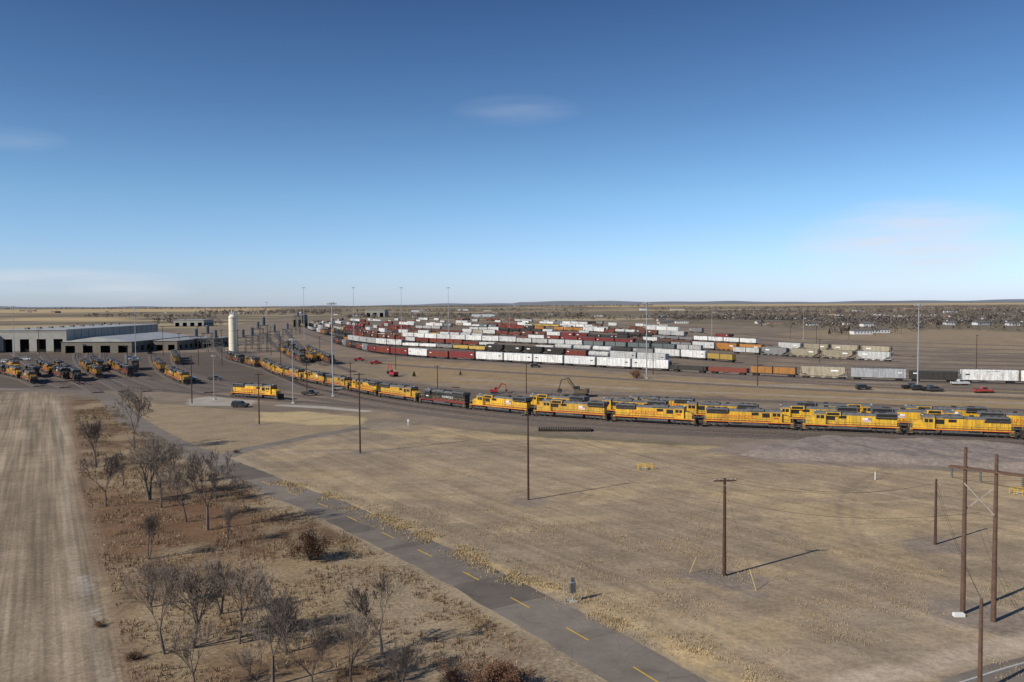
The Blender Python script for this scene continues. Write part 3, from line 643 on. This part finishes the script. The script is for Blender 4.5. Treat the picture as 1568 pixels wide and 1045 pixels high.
# ------------------------------------------------------------------ houses
def house(w_,l,h,rf):
    b=B(); b.box(-l/2,l/2,-w_/2,w_/2,0,h,0); b.prism_x([(-w_/2-.4,h),(w_/2+.4,h),(0,h+rf)],-l/2-.3,l/2+.3,1)
    n=max(2,int(l/3))
    for i in range(n):
        x=-l/2+(i+.5)*l/n
        for s_ in(-1,1): b.box(x-.5,x+.5,s_*(w_/2+.02)-.02,s_*(w_/2+.02)+.02,1,2.1,2)
    return b.mesh('house_mesh',['wall','shing','glass'])
HM=[house(8,13,2.8,2),house(9,18,3,2.2),house(14,30,5,2),house(20,50,7,2)]
hc=[(.6,.6,.57),(.45,.40,.33),(.35,.3,.25),(.65,.63,.6),(.3,.2,.15),(.5,.52,.55)]
for i in range(110):
    if i<70: px=random.uniform(1000,1568); py=random.uniform(474,499)
    elif i<97: px=random.uniform(430,1000); py=random.uniform(473,486)
    else: px=random.uniform(0,400); py=random.uniform(475,482)
    k=random.choice([0,0,1,1,2,3] if py<482 else [0,0,1])
    put(HM[k],'house' if k<2 else 'metal_shed',(*g(px,py),0),random.choice([0,0,1.57,.3]),1,random.choice(hc))
for px,py,k in [(1318,512,1),(1345,510,1),(740,486,3),(710,476,3),(790,469.5,3),(640,478,3),(1330,500,1)]: put(HM[k],'metal_shed',(*g(px,py),0),.1,1,(.6,.6,.6))
plr=smooth(G([(980,487),(1200,491),(1568,497),(1700,499)]),20); track(plr); s=arc(plr); u=5
while u<s[-1]-30: me,L=CARS['hopper_car']; car_on(plr,s,u,L,me,'hopper_car',(.05,.05,.05)); u+=L
b=B(); n=160; pv=[]
for i in range(n+1):
    a=math.radians(-45+90*i/n); hgt=34+15*math.sin(i*.09+.3)+6*math.sin(i*.37)+4*math.sin(i*.9)+(10 if i>80 else -12); d_=13000
    pv.append(((d_-1500)*math.sin(a),(d_-1500)*math.cos(a),-5)); pv.append((d_*math.sin(a),d_*math.cos(a),hgt)); 
b.add(pv,[(2*i,2*i+2,2*i+3,2*i+1) for i in range(n)],0)
M['hill']=mat('hill_haze_tint',(.20,.205,.22),.95,.2,.002); put(b.mesh('hills',['hill']),'hills')  # distant haze painted into the hills as a bluish grey base colour
# ------------------------------------------------------------------ numpy noise & ground
TB=rng.random((256,256))
def vn(x,y):
    xi=np.floor(x).astype(int); yi=np.floor(y).astype(int); fx=x-xi; fy=y-yi; fx=fx*fx*(3-2*fx); fy=fy*fy*(3-2*fy)
    a=TB[xi%256,yi%256]; b=TB[(xi+1)%256,yi%256]; c=TB[xi%256,(yi+1)%256]; d=TB[(xi+1)%256,(yi+1)%256]
    return (a*(1-fx)+b*fx)*(1-fy)+(c*(1-fx)+d*fx)*fy
def fbm(x,y,o=4):
    r=0;a=.5;t=0
    for i in range(o): r=r+a*vn(x*2**i+17*i,y*2**i+31*i); t+=a; a*=.5
    return r/t
def sdl(X,Y,line,closed=False):
    D=np.full(X.shape,1e9); n=len(line)
    for i in range(n if closed else n-1):
        ax,ay=line[i]; bx,by=line[(i+1)%n]; dx,dy=bx-ax,by-ay; t=np.clip(((X-ax)*dx+(Y-ay)*dy)/(dx*dx+dy*dy+1e-9),0,1)
        D=np.minimum(D,(X-ax-t*dx)**2+(Y-ay-t*dy)**2)
    return np.sqrt(D)
def inp(X,Y,poly):
    c=np.zeros(X.shape,bool); n=len(poly)
    for i in range(n):
        x0,y0=poly[i]; x1,y1=poly[(i+1)%n]
        if y0==y1: continue
        c^=((y0>Y)!=(y1>Y))&(X<(x1-x0)*(Y-y0)/(y1-y0)+x0)
    return c
def sdp(X,Y,poly): return sdl(X,Y,poly,True)*np.where(inp(X,Y,poly),1,-1)
def graded(lo,hi,st,far_lo,far_hi,gr=1.04):
    c=list(np.arange(lo,hi,st)); s=st; a=[]; x=hi
    while x<far_hi: a.append(x); s*=gr; x+=s
    a.append(far_hi); s=st; x=lo; l=[]
    while x>far_lo: s*=gr; x-=s; l.append(x)
    return np.array(l[::-1]+c+a)
gx=graded(-110,110,.7,-16000,16000); gy=graded(52,235,.7,-60,16000)
X,Y=np.meshgrid(gx,gy,indexing='ij')
C=np.zeros(X.shape+(3,))
def mixc(mask,col):
    global C
    C=C*(1-mask[...,None])+np.array(col)*mask[...,None]
def ss(v): v=np.clip(v,0,1); return v*v*(3-2*v)
NO=(fbm(X*.12,Y*.12)-.5); NO2=(fbm(X*.6,Y*.6,3)-.5)
nf=fbm(X*.0016+3,Y*.006+5,4); nf2=fbm(X*.004+9,Y*.012,3)
C[:]=(.185,.152,.108); mixc(ss((nf-.52)/.03),(.34,.27,.165)); mixc(ss((nf2-.53)/.04)*.8,(.125,.10,.075)); mixc(ss((.38-nf)/.04),(.16,.135,.09))
for ya,yb_,x0,x1 in((475,480,-100,420),(467.5,470.5,900,1700),(488,492,0,200),(482,483.5,1100,1300),(488,490,1380,1568)):
    q=G([(x0,yb_),(x1,yb_-(x1-x0)*.0064),(x1,ya-(x1-x0)*.0064),(x0,ya)]); mixc(ss((sdp(X,Y,q)+NO*60)/40+.5)*.9,(.42,.32,.18))
def area(poly,col,wd=1.5,amp=6,op=1.0):
    m=ss((sdp(X,Y,G(poly))+NO*amp*2+NO2*amp*.4)/wd+.5)*op; mixc(m,col); return m
def band(line,half,col,wd=.8,amp=1.5,op=1.0,closed=False):
    m=ss((half-sdl(X,Y,smooth(G(line),3))+NO*amp*2+NO2*amp)/wd+.5)*op; mixc(m,col); return m
GRAV=(.205,.162,.122)
area([(-900,545),(0,537),(330,500),(440,488),(1000,494),(1300,505),(2200,520),(2200,760),(1568,715),(1200,692),(1100,684),(800,662),(600,648),(450,636),(300,618),(150,604),(0,598),(-900,590)],GRAV,8,6)
yn=fbm(X*.05+70,Y*.05,4); yn2=fbm(X*.012+20,Y*.03,4)
gm=area([(-900,545),(0,537),(330,500),(440,488),(1000,494),(1300,505),(2200,520),(2200,700),(1568,690),(1200,670),(800,655),(450,636),(0,598),(-900,590)],GRAV,8,6,.5)
mixc(gm*2*ss((yn-.53)/.08)*.5,(.27,.205,.13)); mixc(gm*2*ss((.45-yn2)/.06)*.55,(.135,.108,.085))
area([(-300,590),(150,600),(420,600),(440,560),(380,540),(0,540)],(.085,.070,.06),10,10,.8)
area([(425,505),(560,535),(1180,572),(1180,520),(700,494),(480,490)],(.165,.13,.10),10,6,.8)
area([(570,556),(640,552),(1000,577),(1300,590),(1700,605),(1700,640),(1400,622),(1100,608),(850,594),(650,585)],(.27,.195,.11),5,7,.9)
area([(1180,512),(1420,530),(1700,546),(1900,530),(1500,505),(1300,503)],(.27,.205,.13),10,10,.7)
area([(470,560),(560,556),(600,575),(560,583)],(.22,.17,.11),4,5,.8)
for ln,hw in (([(640,560),(900,577),(1200,592),(1568,606),(1800,615)],2.2),([(700,580),(900,592),(1200,606),(1568,618),(1800,628)],1.8),([(1180,590),(1400,586),(1700,592)],2)):
    band(ln,hw,(.31,.27,.22),2,1,.8)
band([(480,586),(700,612),(900,632),(1060,640),(1250,648),(1568,660),(1800,668)],24,(.125,.102,.088),6,2,.8)
TAN=(.325,.25,.158)
lot=area([(345,700),(470,672),(560,656),(640,652),(800,668),(1100,688),(1300,712),(1600,730),(2300,790),(2300,1300),(1100,1300),(1100,1070),(860,960),(600,820),(450,757)],TAN,2.5,3)
area([(170,612),(290,622),(420,632),(560,650),(470,670),(350,690),(290,686),(200,640)],(.26,.20,.13),2,3)
area([(400,632),(470,630),(560,640),(555,652),(470,650),(400,645)],(.41,.315,.175),2,2,.9)
area([(285,612),(330,606),(395,612),(380,622),(290,622)],(.33,.30,.26),1.5,1,.9)
band([(430,621),(490,624),(560,630)],2.0,(.36,.33,.29),1,.6,.9)
area([(560,648),(640,645),(600,680),(540,690),(480,700),(360,706),(340,700)],(.25,.205,.155),3,4,.8)
ln_=fbm(X*.03+50,Y*.05+20,4); mixc(lot*ss((ln_-.52)/.08)*.6,(.37,.28,.168)); mixc(lot*ss((.46-ln_)/.08)*.75,(.25,.195,.135))
ln3=fbm(X*.09+150,Y*.11+20,4); mixc(lot*ss((ln3-.54)/.06)*.45,(.225,.175,.125)); mixc(lot*ss((.42-ln3)/.06)*.5,(.38,.285,.165))
ln2=fbm(X*.25+5,Y*.25,3); mixc(lot*ss((ln2-.55)/.08)*.45,(.23,.18,.125))
area([(1150,930),(1568,880),(1700,1000),(1300,1045),(1180,1010)],(.265,.215,.155),4,6,.55)
area([(640,700),(900,690),(1100,720),(850,760),(700,745)],(.275,.215,.15),4,7,.5)
band([(345,705),(420,695),(520,690),(640,690),(800,700)],1.3,(.24,.195,.15),1,1,.6)
band([(550,660),(700,668),(900,676),(1150,690)],2.0,(.38,.285,.16),2,2,.7)
for ln in ([(700,730),(900,760),(1100,790),(1300,800),(1568,800)],[(620,760),(800,800),(1000,860),(1150,930),(1350,960),(1568,930)],[(900,700),(1050,740),(1250,770),(1500,760)],[(780,760),(850,745),(900,752),(870,770),(780,766)],[(1060,878),(1110,850),(1200,860),(1210,900),(1130,930),(1060,900)],[(560,700),(700,760),(900,860),(1080,960),(1250,1045)],[(1400,700),(1300,760),(1350,860),(1568,880)]):
    for o_ in(-.9,.9):
        m=ss((.3-sdl(X,Y,offs(smooth(G(ln),3),o_)))/.6+.5)*.5*lot; mixc(m,(.21,.165,.12))
ap=area([(1085,690),(1150,676),(1250,668),(1568,680),(1800,690),(1800,740),(1500,722),(1300,714),(1180,708)],(.225,.18,.15),1.5,1.5,.95)
weed=area([(105,612),(170,612),(215,650),(330,705),(390,737),(450,767),(600,845),(800,965),(960,1075),(1100,1200),(150,1300),(200,1045),(165,900),(125,760)],(.20,.14,.083),2,2.5)
wn=fbm(X*.09+8,Y*.09,4); mixc(weed*ss((wn-.5)/.1)*.75,(.27,.205,.125)); mixc(weed*ss((.46-wn)/.08)*.8,(.115,.070,.043))
wn2=fbm(X*.5,Y*.5+40,3); mixc(weed*ss((wn2-.5)/.12)*.4,(.27,.215,.145))
area([(120,740),(210,760),(330,770),(420,800),(330,830),(180,850),(140,830)],(.155,.088,.05),3,5,.7)
area([(500,880),(640,900),(820,1000),(900,1060),(700,1060),(560,960)],(.27,.215,.15),4,6,.6)
field=area([(-900,604),(60,600),(100,606),(118,700),(135,800),(160,900),(205,1060),(260,1300),(-900,1300)],(.235,.185,.13),1.2,1)
fn=fbm(X*.04,Y*.04,4); mixc(field*ss((fn-.5)/.1)*.45,(.285,.23,.16))
band([(103,606),(122,700),(140,800),(168,900),(215,1060),(270,1300)],.9,(.19,.13,.085),.8,.8,.8)
band([(85,606),(95,700),(108,820),(128,930),(170,1060)],.5,(.36,.31,.24),.6,.3,.5)
band([(128,880),(136,905),(143,930),(150,960)],.3,(.42,.39,.35),.6,.6,.7)
road_px=[(140,600),(165,608),(190,635),(235,665),(300,697),(355,718),(407,740),(448,756),(495,774),(540,795),(594,820),(650,847),(721,882),(796,923),(884,971),(990,1034),(1060,1080),(1150,1145)]
band(road_px[4:],5.2,(.28,.225,.155),1.2,1.2,.7)
vg=[(430,738),(520,768),(620,808),(700,842),(780,880),(870,915),(960,955),(1060,1005),(1180,1075)]
band(vg,.8,(.42,.31,.165),1.4,2.2,.8)
band([(560,800),(640,832),(760,890),(860,938),(960,990),(1060,1050)],.5,(.2,.15,.1),.8,.8,.6)
for px,py,rr in((551,694,2.6),(809,768,3.3),(1109,884,3.8),(1135,893,3),(1075,880,2.4),(1158,912,1.6),(1432,836,3.4),(1475,942,4),(1521,954,3.5),(397,651,2),(988,716,2.8),(1500,1062,3),(877,921,1.6)):
    p=g(px,py); D=np.hypot(X-p[0],Y-p[1]); mixc(ss((rr-D+NO2*3+NO*3)/1.2+.5)*.85,(.21,.172,.14))
band([(1300,1050),(1400,1025),(1480,1003),(1568,985),(1700,950)],1.6,(.38,.31,.235),1.4,1.4,.85)
C*= 1.10*(0.90+.2*fbm(X*1.3,Y*1.3,2))[...,None]*np.array([1.02,1.0,.98])
nx,ny=X.shape; idx=np.arange(nx*ny).reshape(nx,ny)
vt=np.stack([X,Y,np.zeros_like(X)],-1).reshape(-1,3)
q=np.stack([idx[:-1,:-1],idx[1:,:-1],idx[1:,1:],idx[:-1,1:]],-1).reshape(-1,4)
me=bpy.data.meshes.new('ground'); me.vertices.add(len(vt)); me.vertices.foreach_set('co',vt.ravel().astype(np.float32))
me.loops.add(q.size); me.loops.foreach_set('vertex_index',q.ravel().astype(np.int32)); me.polygons.add(len(q)); me.polygons.foreach_set('loop_start',np.arange(0,q.size,4,dtype=np.int32)); me.update(calc_edges=True)
ca=me.color_attributes.new('Col','FLOAT_COLOR','POINT'); ca.data.foreach_set('color',np.concatenate([C.reshape(-1,3),np.ones((len(vt),1))],1).ravel().astype(np.float32))
for nm,arr in(('field',field),('lot',lot),('weed',weed)):
    at_=me.attributes.new(nm,'FLOAT','POINT'); at_.data.foreach_set('value',arr.ravel().astype(np.float32))
m=bpy.data.materials.new('ground'); m.use_nodes=True; n=m.node_tree.nodes; l=m.node_tree.links; bs=n['Principled BSDF']; bs.inputs['Roughness'].default_value=.95; bs.inputs['Specular IOR Level'].default_value=.1
def nd(t,**k):
    o=n.new(t)
    for a,v in k.items(): setattr(o,a,v)
    return o
def mth(op,a,b=None,clamp=False):
    o=nd('ShaderNodeMath',operation=op,use_clamp=clamp)
    for i,v in enumerate((a,b)):
        if v is None: continue
        if isinstance(v,(int,float)): o.inputs[i].default_value=v
        else: l.new(v,o.inputs[i])
    return o.outputs[0]
geo=nd('ShaderNodeNewGeometry'); at0=nd('ShaderNodeAttribute',attribute_name='Col')
def noise(sc_,det=3,rough=.6,scale=None,rot=0):
    t=nd('ShaderNodeTexNoise'); t.inputs['Scale'].default_value=sc_; t.inputs['Detail'].default_value=det; t.inputs['Roughness'].default_value=rough
    src=geo.outputs['Position']
    if rot:
        vr=nd('ShaderNodeVectorRotate',rotation_type='Z_AXIS'); l.new(src,vr.inputs['Vector']); vr.inputs['Angle'].default_value=rot; src=vr.outputs[0]
    if scale:
        vm_=nd('ShaderNodeVectorMath',operation='MULTIPLY'); l.new(src,vm_.inputs[0]); vm_.inputs[1].default_value=scale; src=vm_.outputs[0]
    l.new(src,t.inputs['Vector']); return t.outputs[0]
def rg(v,a,b,c,d):
    r=nd('ShaderNodeMapRange'); l.new(v,r.inputs[0])
    for i,x in enumerate((a,b,c,d)): r.inputs[i+1].default_value=x
    return r.outputs[0]
f1=rg(noise(1.8,4,.8),.3,.7,.70,1.25); f2=rg(noise(.16,3,.6),.3,.7,.86,1.14)
fac=mth('MULTIPLY',f1,f2)
fa=G([(100,620),(165,900)]); fang=math.atan2(fa[1][1]-fa[0][1],fa[1][0]-fa[0][0])
fld=nd('ShaderNodeAttribute',attribute_name='field').outputs['Fac']
rowsn=rg(noise(1,2,.6,(.012,.42,1),-fang),.35,.65,.72,1.22); rowsf=rg(noise(1,1,.6,(.03,1.9,1),-fang),.35,.65,.82,1.14)
rr=mth('MULTIPLY',rowsn,rowsf); rr=mth('ADD',1.0,mth('MULTIPLY',mth('SUBTRACT',rr,1.0),fld)); fac=mth('MULTIPLY',fac,rr)
lt=nd('ShaderNodeAttribute',attribute_name='lot').outputs['Fac']
fb=G([(540,790),(884,960)]); bang=math.atan2(fb[1][1]-fb[0][1],fb[1][0]-fb[0][0])
w2=rg(noise(1,2,.6,(.012,.55,1),-bang),.35,.65,.87,1.1); w3=rg(noise(1,2,.6,(.5,.012,1),-bang+.5),.35,.65,.93,1.06)
mw=mth('MULTIPLY',w3,w2); mw=mth('ADD',1.0,mth('MULTIPLY',mth('SUBTRACT',mw,1.0),lt)); fac=mth('MULTIPLY',fac,mw)
wd=nd('ShaderNodeAttribute',attribute_name='weed').outputs['Fac']; wf=rg(noise(2.6,4,.8),.35,.65,.62,1.3); wf=mth('ADD',1.0,mth('MULTIPLY',mth('SUBTRACT',wf,1.0),wd)); fac=mth('MULTIPLY',fac,wf)
vs=nd('ShaderNodeVectorMath',operation='SCALE'); l.new(at0.outputs['Color'],vs.inputs[0]); l.new(fac,vs.inputs['Scale']); l.new(vs.outputs[0],bs.inputs['Base Color'])
bp=nd('ShaderNodeBump'); bp.inputs['Strength'].default_value=.4; bp.inputs['Distance'].default_value=.12; l.new(noise(2.2,3,.7),bp.inputs['Height']); l.new(bp.outputs[0],bs.inputs['Normal'])
me.materials.append(m); put(me,'ground')
# ------------------------------------------------------------------ road
def roadmat():
    m=bpy.data.materials.new('asphalt'); m.use_nodes=True; n=m.node_tree.nodes; l=m.node_tree.links; b=n['Principled BSDF']; b.inputs['Roughness'].default_value=.95; b.inputs['Specular IOR Level'].default_value=.15
    t=n.new('ShaderNodeNewGeometry'); z=n.new('ShaderNodeTexNoise'); z.inputs['Scale'].default_value=.35; z.inputs['Detail'].default_value=8; z.inputs['Roughness'].default_value=.7; l.new(t.outputs['Position'],z.inputs['Vector'])
    at=n.new('ShaderNodeAttribute'); at.attribute_name='patch'
    r=n.new('ShaderNodeValToRGB'); r.color_ramp.elements[0].position=.3; r.color_ramp.elements[0].color=(.150,.126,.104,1); r.color_ramp.elements[1].position=.7; r.color_ramp.elements[1].color=(.225,.190,.155,1); l.new(z.outputs[0],r.inputs[0])
    v=n.new('ShaderNodeTexVoronoi'); v.feature='DISTANCE_TO_EDGE'; v.inputs['Scale'].default_value=.33; l.new(t.outputs['Position'],v.inputs['Vector'])
    k=n.new('ShaderNodeMapRange'); k.inputs[1].default_value=0; k.inputs[2].default_value=.02; k.inputs[3].default_value=.8; k.inputs[4].default_value=1; l.new(v.outputs['Distance'],k.inputs[0])
    mm=n.new('ShaderNodeMath'); mm.operation='MULTIPLY'; l.new(k.outputs[0],mm.inputs[0]); l.new(at.outputs['Fac'],mm.inputs[1])
    s=n.new('ShaderNodeVectorMath'); s.operation='SCALE'; l.new(r.outputs[0],s.inputs[0]); l.new(mm.outputs[0],s.inputs['Scale']); l.new(s.outputs[0],b.inputs['Base Color']); return m
AS=roadmat()
def road(pts,half,name,z=.006,step=1.5,patches=()):
    pl=smooth(G(pts),step); rd=random.Random(5)
    nn_=len(pl); cs=[-half,-half*.96,0,half*.96,half]
    ps=[offs(pl,c) for c in cs]; vs=[]; 
    for i in range(nn_):
        for j in range(5):
            x,y=ps[j][i]
            if j in(0,4):
                k=rd.uniform(-.02,.25); cx,cy=pl[i]; dd=max(math.dist((x,y),(cx,cy)),1e-6); x+= (x-cx)/dd*k; y+=(y-cy)/dd*k
            vs.append((x,y,z))
    fs=[(i*5+j,i*5+j+1,i*5+5+j+1,i*5+5+j) for i in range(nn_-1) for j in range(4)]
    me=bpy.data.meshes.new(name); me.from_pydata(vs,[],fs); me.materials.append(AS)
    s=arc(pl); a=me.attributes.new('patch','FLOAT','FACE'); vals=[]
    cuts=sorted(rd.uniform(0,s[-1]) for _ in range(8)); lv=[rd.choice([1,.90,1.07,.96]) for _ in range(10)]
    for i in range(nn_-1):
        k=sum(c<s[i] for c in cuts); base=lv[k]
        for j in range(4):
            q_=base
            for (pa,pb,js) in patches:
                if pa<s[i]<pb and j in js: q_=.70
            vals.append(q_)
    a.data.foreach_set('value',vals); put(me,name); return pl,s
pl,s=road(road_px[4:],3.3,'road',patches=((14,30,(0,1,2,3)),(62,72,(0,1)),(96,104,(0,1,2,3)),(80,81.5,(0,1,2,3))))
road(road_px[:5],3.2,'road',z=.004)
road([(-300,592),(0,596),(100,599),(150,603)],3.4,'road',z=.002)
road([(345,700),(380,688),(420,680),(480,668),(560,655)],1.8,'road',z=.003)
road([(1400,1115),(1500,1062),(1568,1038),(1750,990)],2.6,'road',z=.006)
kb=smooth(G([(1330,1110),(1430,1062),(1500,1038),(1568,1017),(1750,970)]),2); b=B()
K1=offs(kb,.09);K2=offs(kb,-.09); nn_=len(kb)
vs=[(*p,0) for p in K1]+[(*p,.13) for p in K1]+[(*p,.13) for p in K2]+[(*p,0) for p in K2]
b.add(vs,[(i+k*nn_,i+1+k*nn_,i+1+(k+1)*nn_,i+(k+1)*nn_) for i in range(nn_-1) for k in range(3)],0); put(b.mesh('kerb',['conc']),'kerb')
b=B()
for px,py in [(407,740),(448,756),(495,774),(540,795),(594,820),(650,847),(721,882),(796,923),(884,971),(990,1034)]:
    p=g(px,py); i=min(range(len(pl)),key=lambda k:math.dist(pl[k],p)); u=s[i]; A_=at(pl,s,u-1.7); C_=at(pl,s,u+1.7); t=(Vector(C_)-Vector(A_)).normalized(); nx_,ny_=-t.y*.075,t.x*.075
    b.add([(A_[0]+nx_,A_[1]+ny_,.011),(A_[0]-nx_,A_[1]-ny_,.011),(C_[0]-nx_,C_[1]-ny_,.011),(C_[0]+nx_,C_[1]+ny_,.011)],[(0,1,2,3)],0)
put(b.mesh('road_markings',['yellow']),'road_markings')
# ------------------------------------------------------------------ gravel pile (real relief)
pp=G([(1120,697),(1160,681),(1250,670),(1400,674),(1500,680),(1568,686),(1700,692),(1700,736),(1568,727),(1500,720),(1380,712),(1250,708),(1170,704)])
xs_=np.arange(min(p[0] for p in pp),max(p[0] for p in pp),.5); ys_=np.arange(min(p[1] for p in pp),max(p[1] for p in pp),.5)
XX,YY=np.meshgrid(xs_,ys_,indexing='ij'); dd=sdp(XX,YY,pp); zz=1.3*ss(dd/5)*(.35+.95*fbm(XX*.18,YY*.18,3)+.2*np.abs(np.sin(XX*.42+YY*.2)))+.05*(fbm(XX*2,YY*2,2)-.5)-.12
b=B(); ix=np.arange(XX.size).reshape(XX.shape); keep=(dd>-1.2)
fs=[(int(ix[i,j]),int(ix[i+1,j]),int(ix[i+1,j+1]),int(ix[i,j+1])) for i in range(XX.shape[0]-1) for j in range(XX.shape[1]-1) if keep[i,j]]
M['gravel']=mat('gravel',(.235,.19,.16),.95,.3,1.2); b.v=[(float(a),float(c),float(d)) for a,c,d in zip(XX.ravel(),YY.ravel(),zz.ravel())]; b.f=fs; b.m=[0]*len(fs); put(b.mesh('gravel',['gravel'],True),'gravel_pile')
# ------------------------------------------------------------------ dry grass tufts
def tufts(name,pts,hmin,hmax,mk,nb=4):
    n_=len(pts); k=n_*nb; base=np.repeat(pts,nb,0)+rng.normal(0,.12,(k,2)); a=rng.uniform(0,6.28,k); hgt=rng.uniform(hmin,hmax,k); w_=rng.uniform(.02,.06,k)
    p0=np.stack([base[:,0]-np.cos(a)*w_,base[:,1]-np.sin(a)*w_,np.zeros(k)],1); p1=np.stack([base[:,0]+np.cos(a)*w_,base[:,1]+np.sin(a)*w_,np.zeros(k)],1)
    ln=rng.normal(0,.3,(k,2))*hgt[:,None]; p2=np.stack([base[:,0]+ln[:,0],base[:,1]+ln[:,1],hgt],1)
    vt=np.stack([p0,p1,p2],1).reshape(-1,3); me=bpy.data.meshes.new(name); me.from_pydata(vt.tolist(),[],np.arange(k*3).reshape(-1,3).tolist()); me.materials.append(M[mk]); put(me,name)
M['straw']=mat('straw_grass',(.42,.315,.17),.9,.3,.4); M['weedm']=mat('brown_weeds',(.20,.125,.07),.9,.4,.3); M['drygr']=mat('dry_grass_blades',(.34,.255,.155),.9,.3,.3)
def samp(poly,n_,thr=None):
    x0=min(p[0] for p in poly);x1=max(p[0] for p in poly);y0=min(p[1] for p in poly);y1=max(p[1] for p in poly)
    a=rng.uniform(x0,x1,n_*3); c=rng.uniform(y0,y1,n_*3); k=inp(a,c,poly)
    f_=fbm(a*.2+3,c*.2+7,3); k&=(f_>(.45 if thr is None else thr)); return np.stack([a[k],c[k]],1)[:n_]
wp=G([(112,630),(170,620),(215,655),(330,712),(385,742),(440,772),(590,850),(780,965),(950,1085),(210,1085),(170,900),(130,760)])
tufts('dry_weeds',samp(wp,18000,.45),.15,.6,'weedm'); tufts('dry_grass',samp(wp,12000,.4),.1,.35,'drygr')
lv=smooth(G(vg),1); q=[]
sv_=arc(lv)
for i in range(6500):
    p=at(lv,sv_,random.uniform(0,sv_[-1])); q.append((p[0]+random.gauss(0,1.2),p[1]+random.gauss(0,.9)))
q=np.array(q); q=q[fbm(q[:,0]*.25,q[:,1]*.25,3)>.44]
tufts('verge_grass',q,.08,.3,'straw')
lp=G([(470,765),(700,780),(1000,780),(1568,900),(1568,1045),(1110,1045),(860,930)])
tufts('lot_grass',samp(lp,9000,.52),.06,.2,'drygr',3)
print('objects',len(bpy.data.objects))
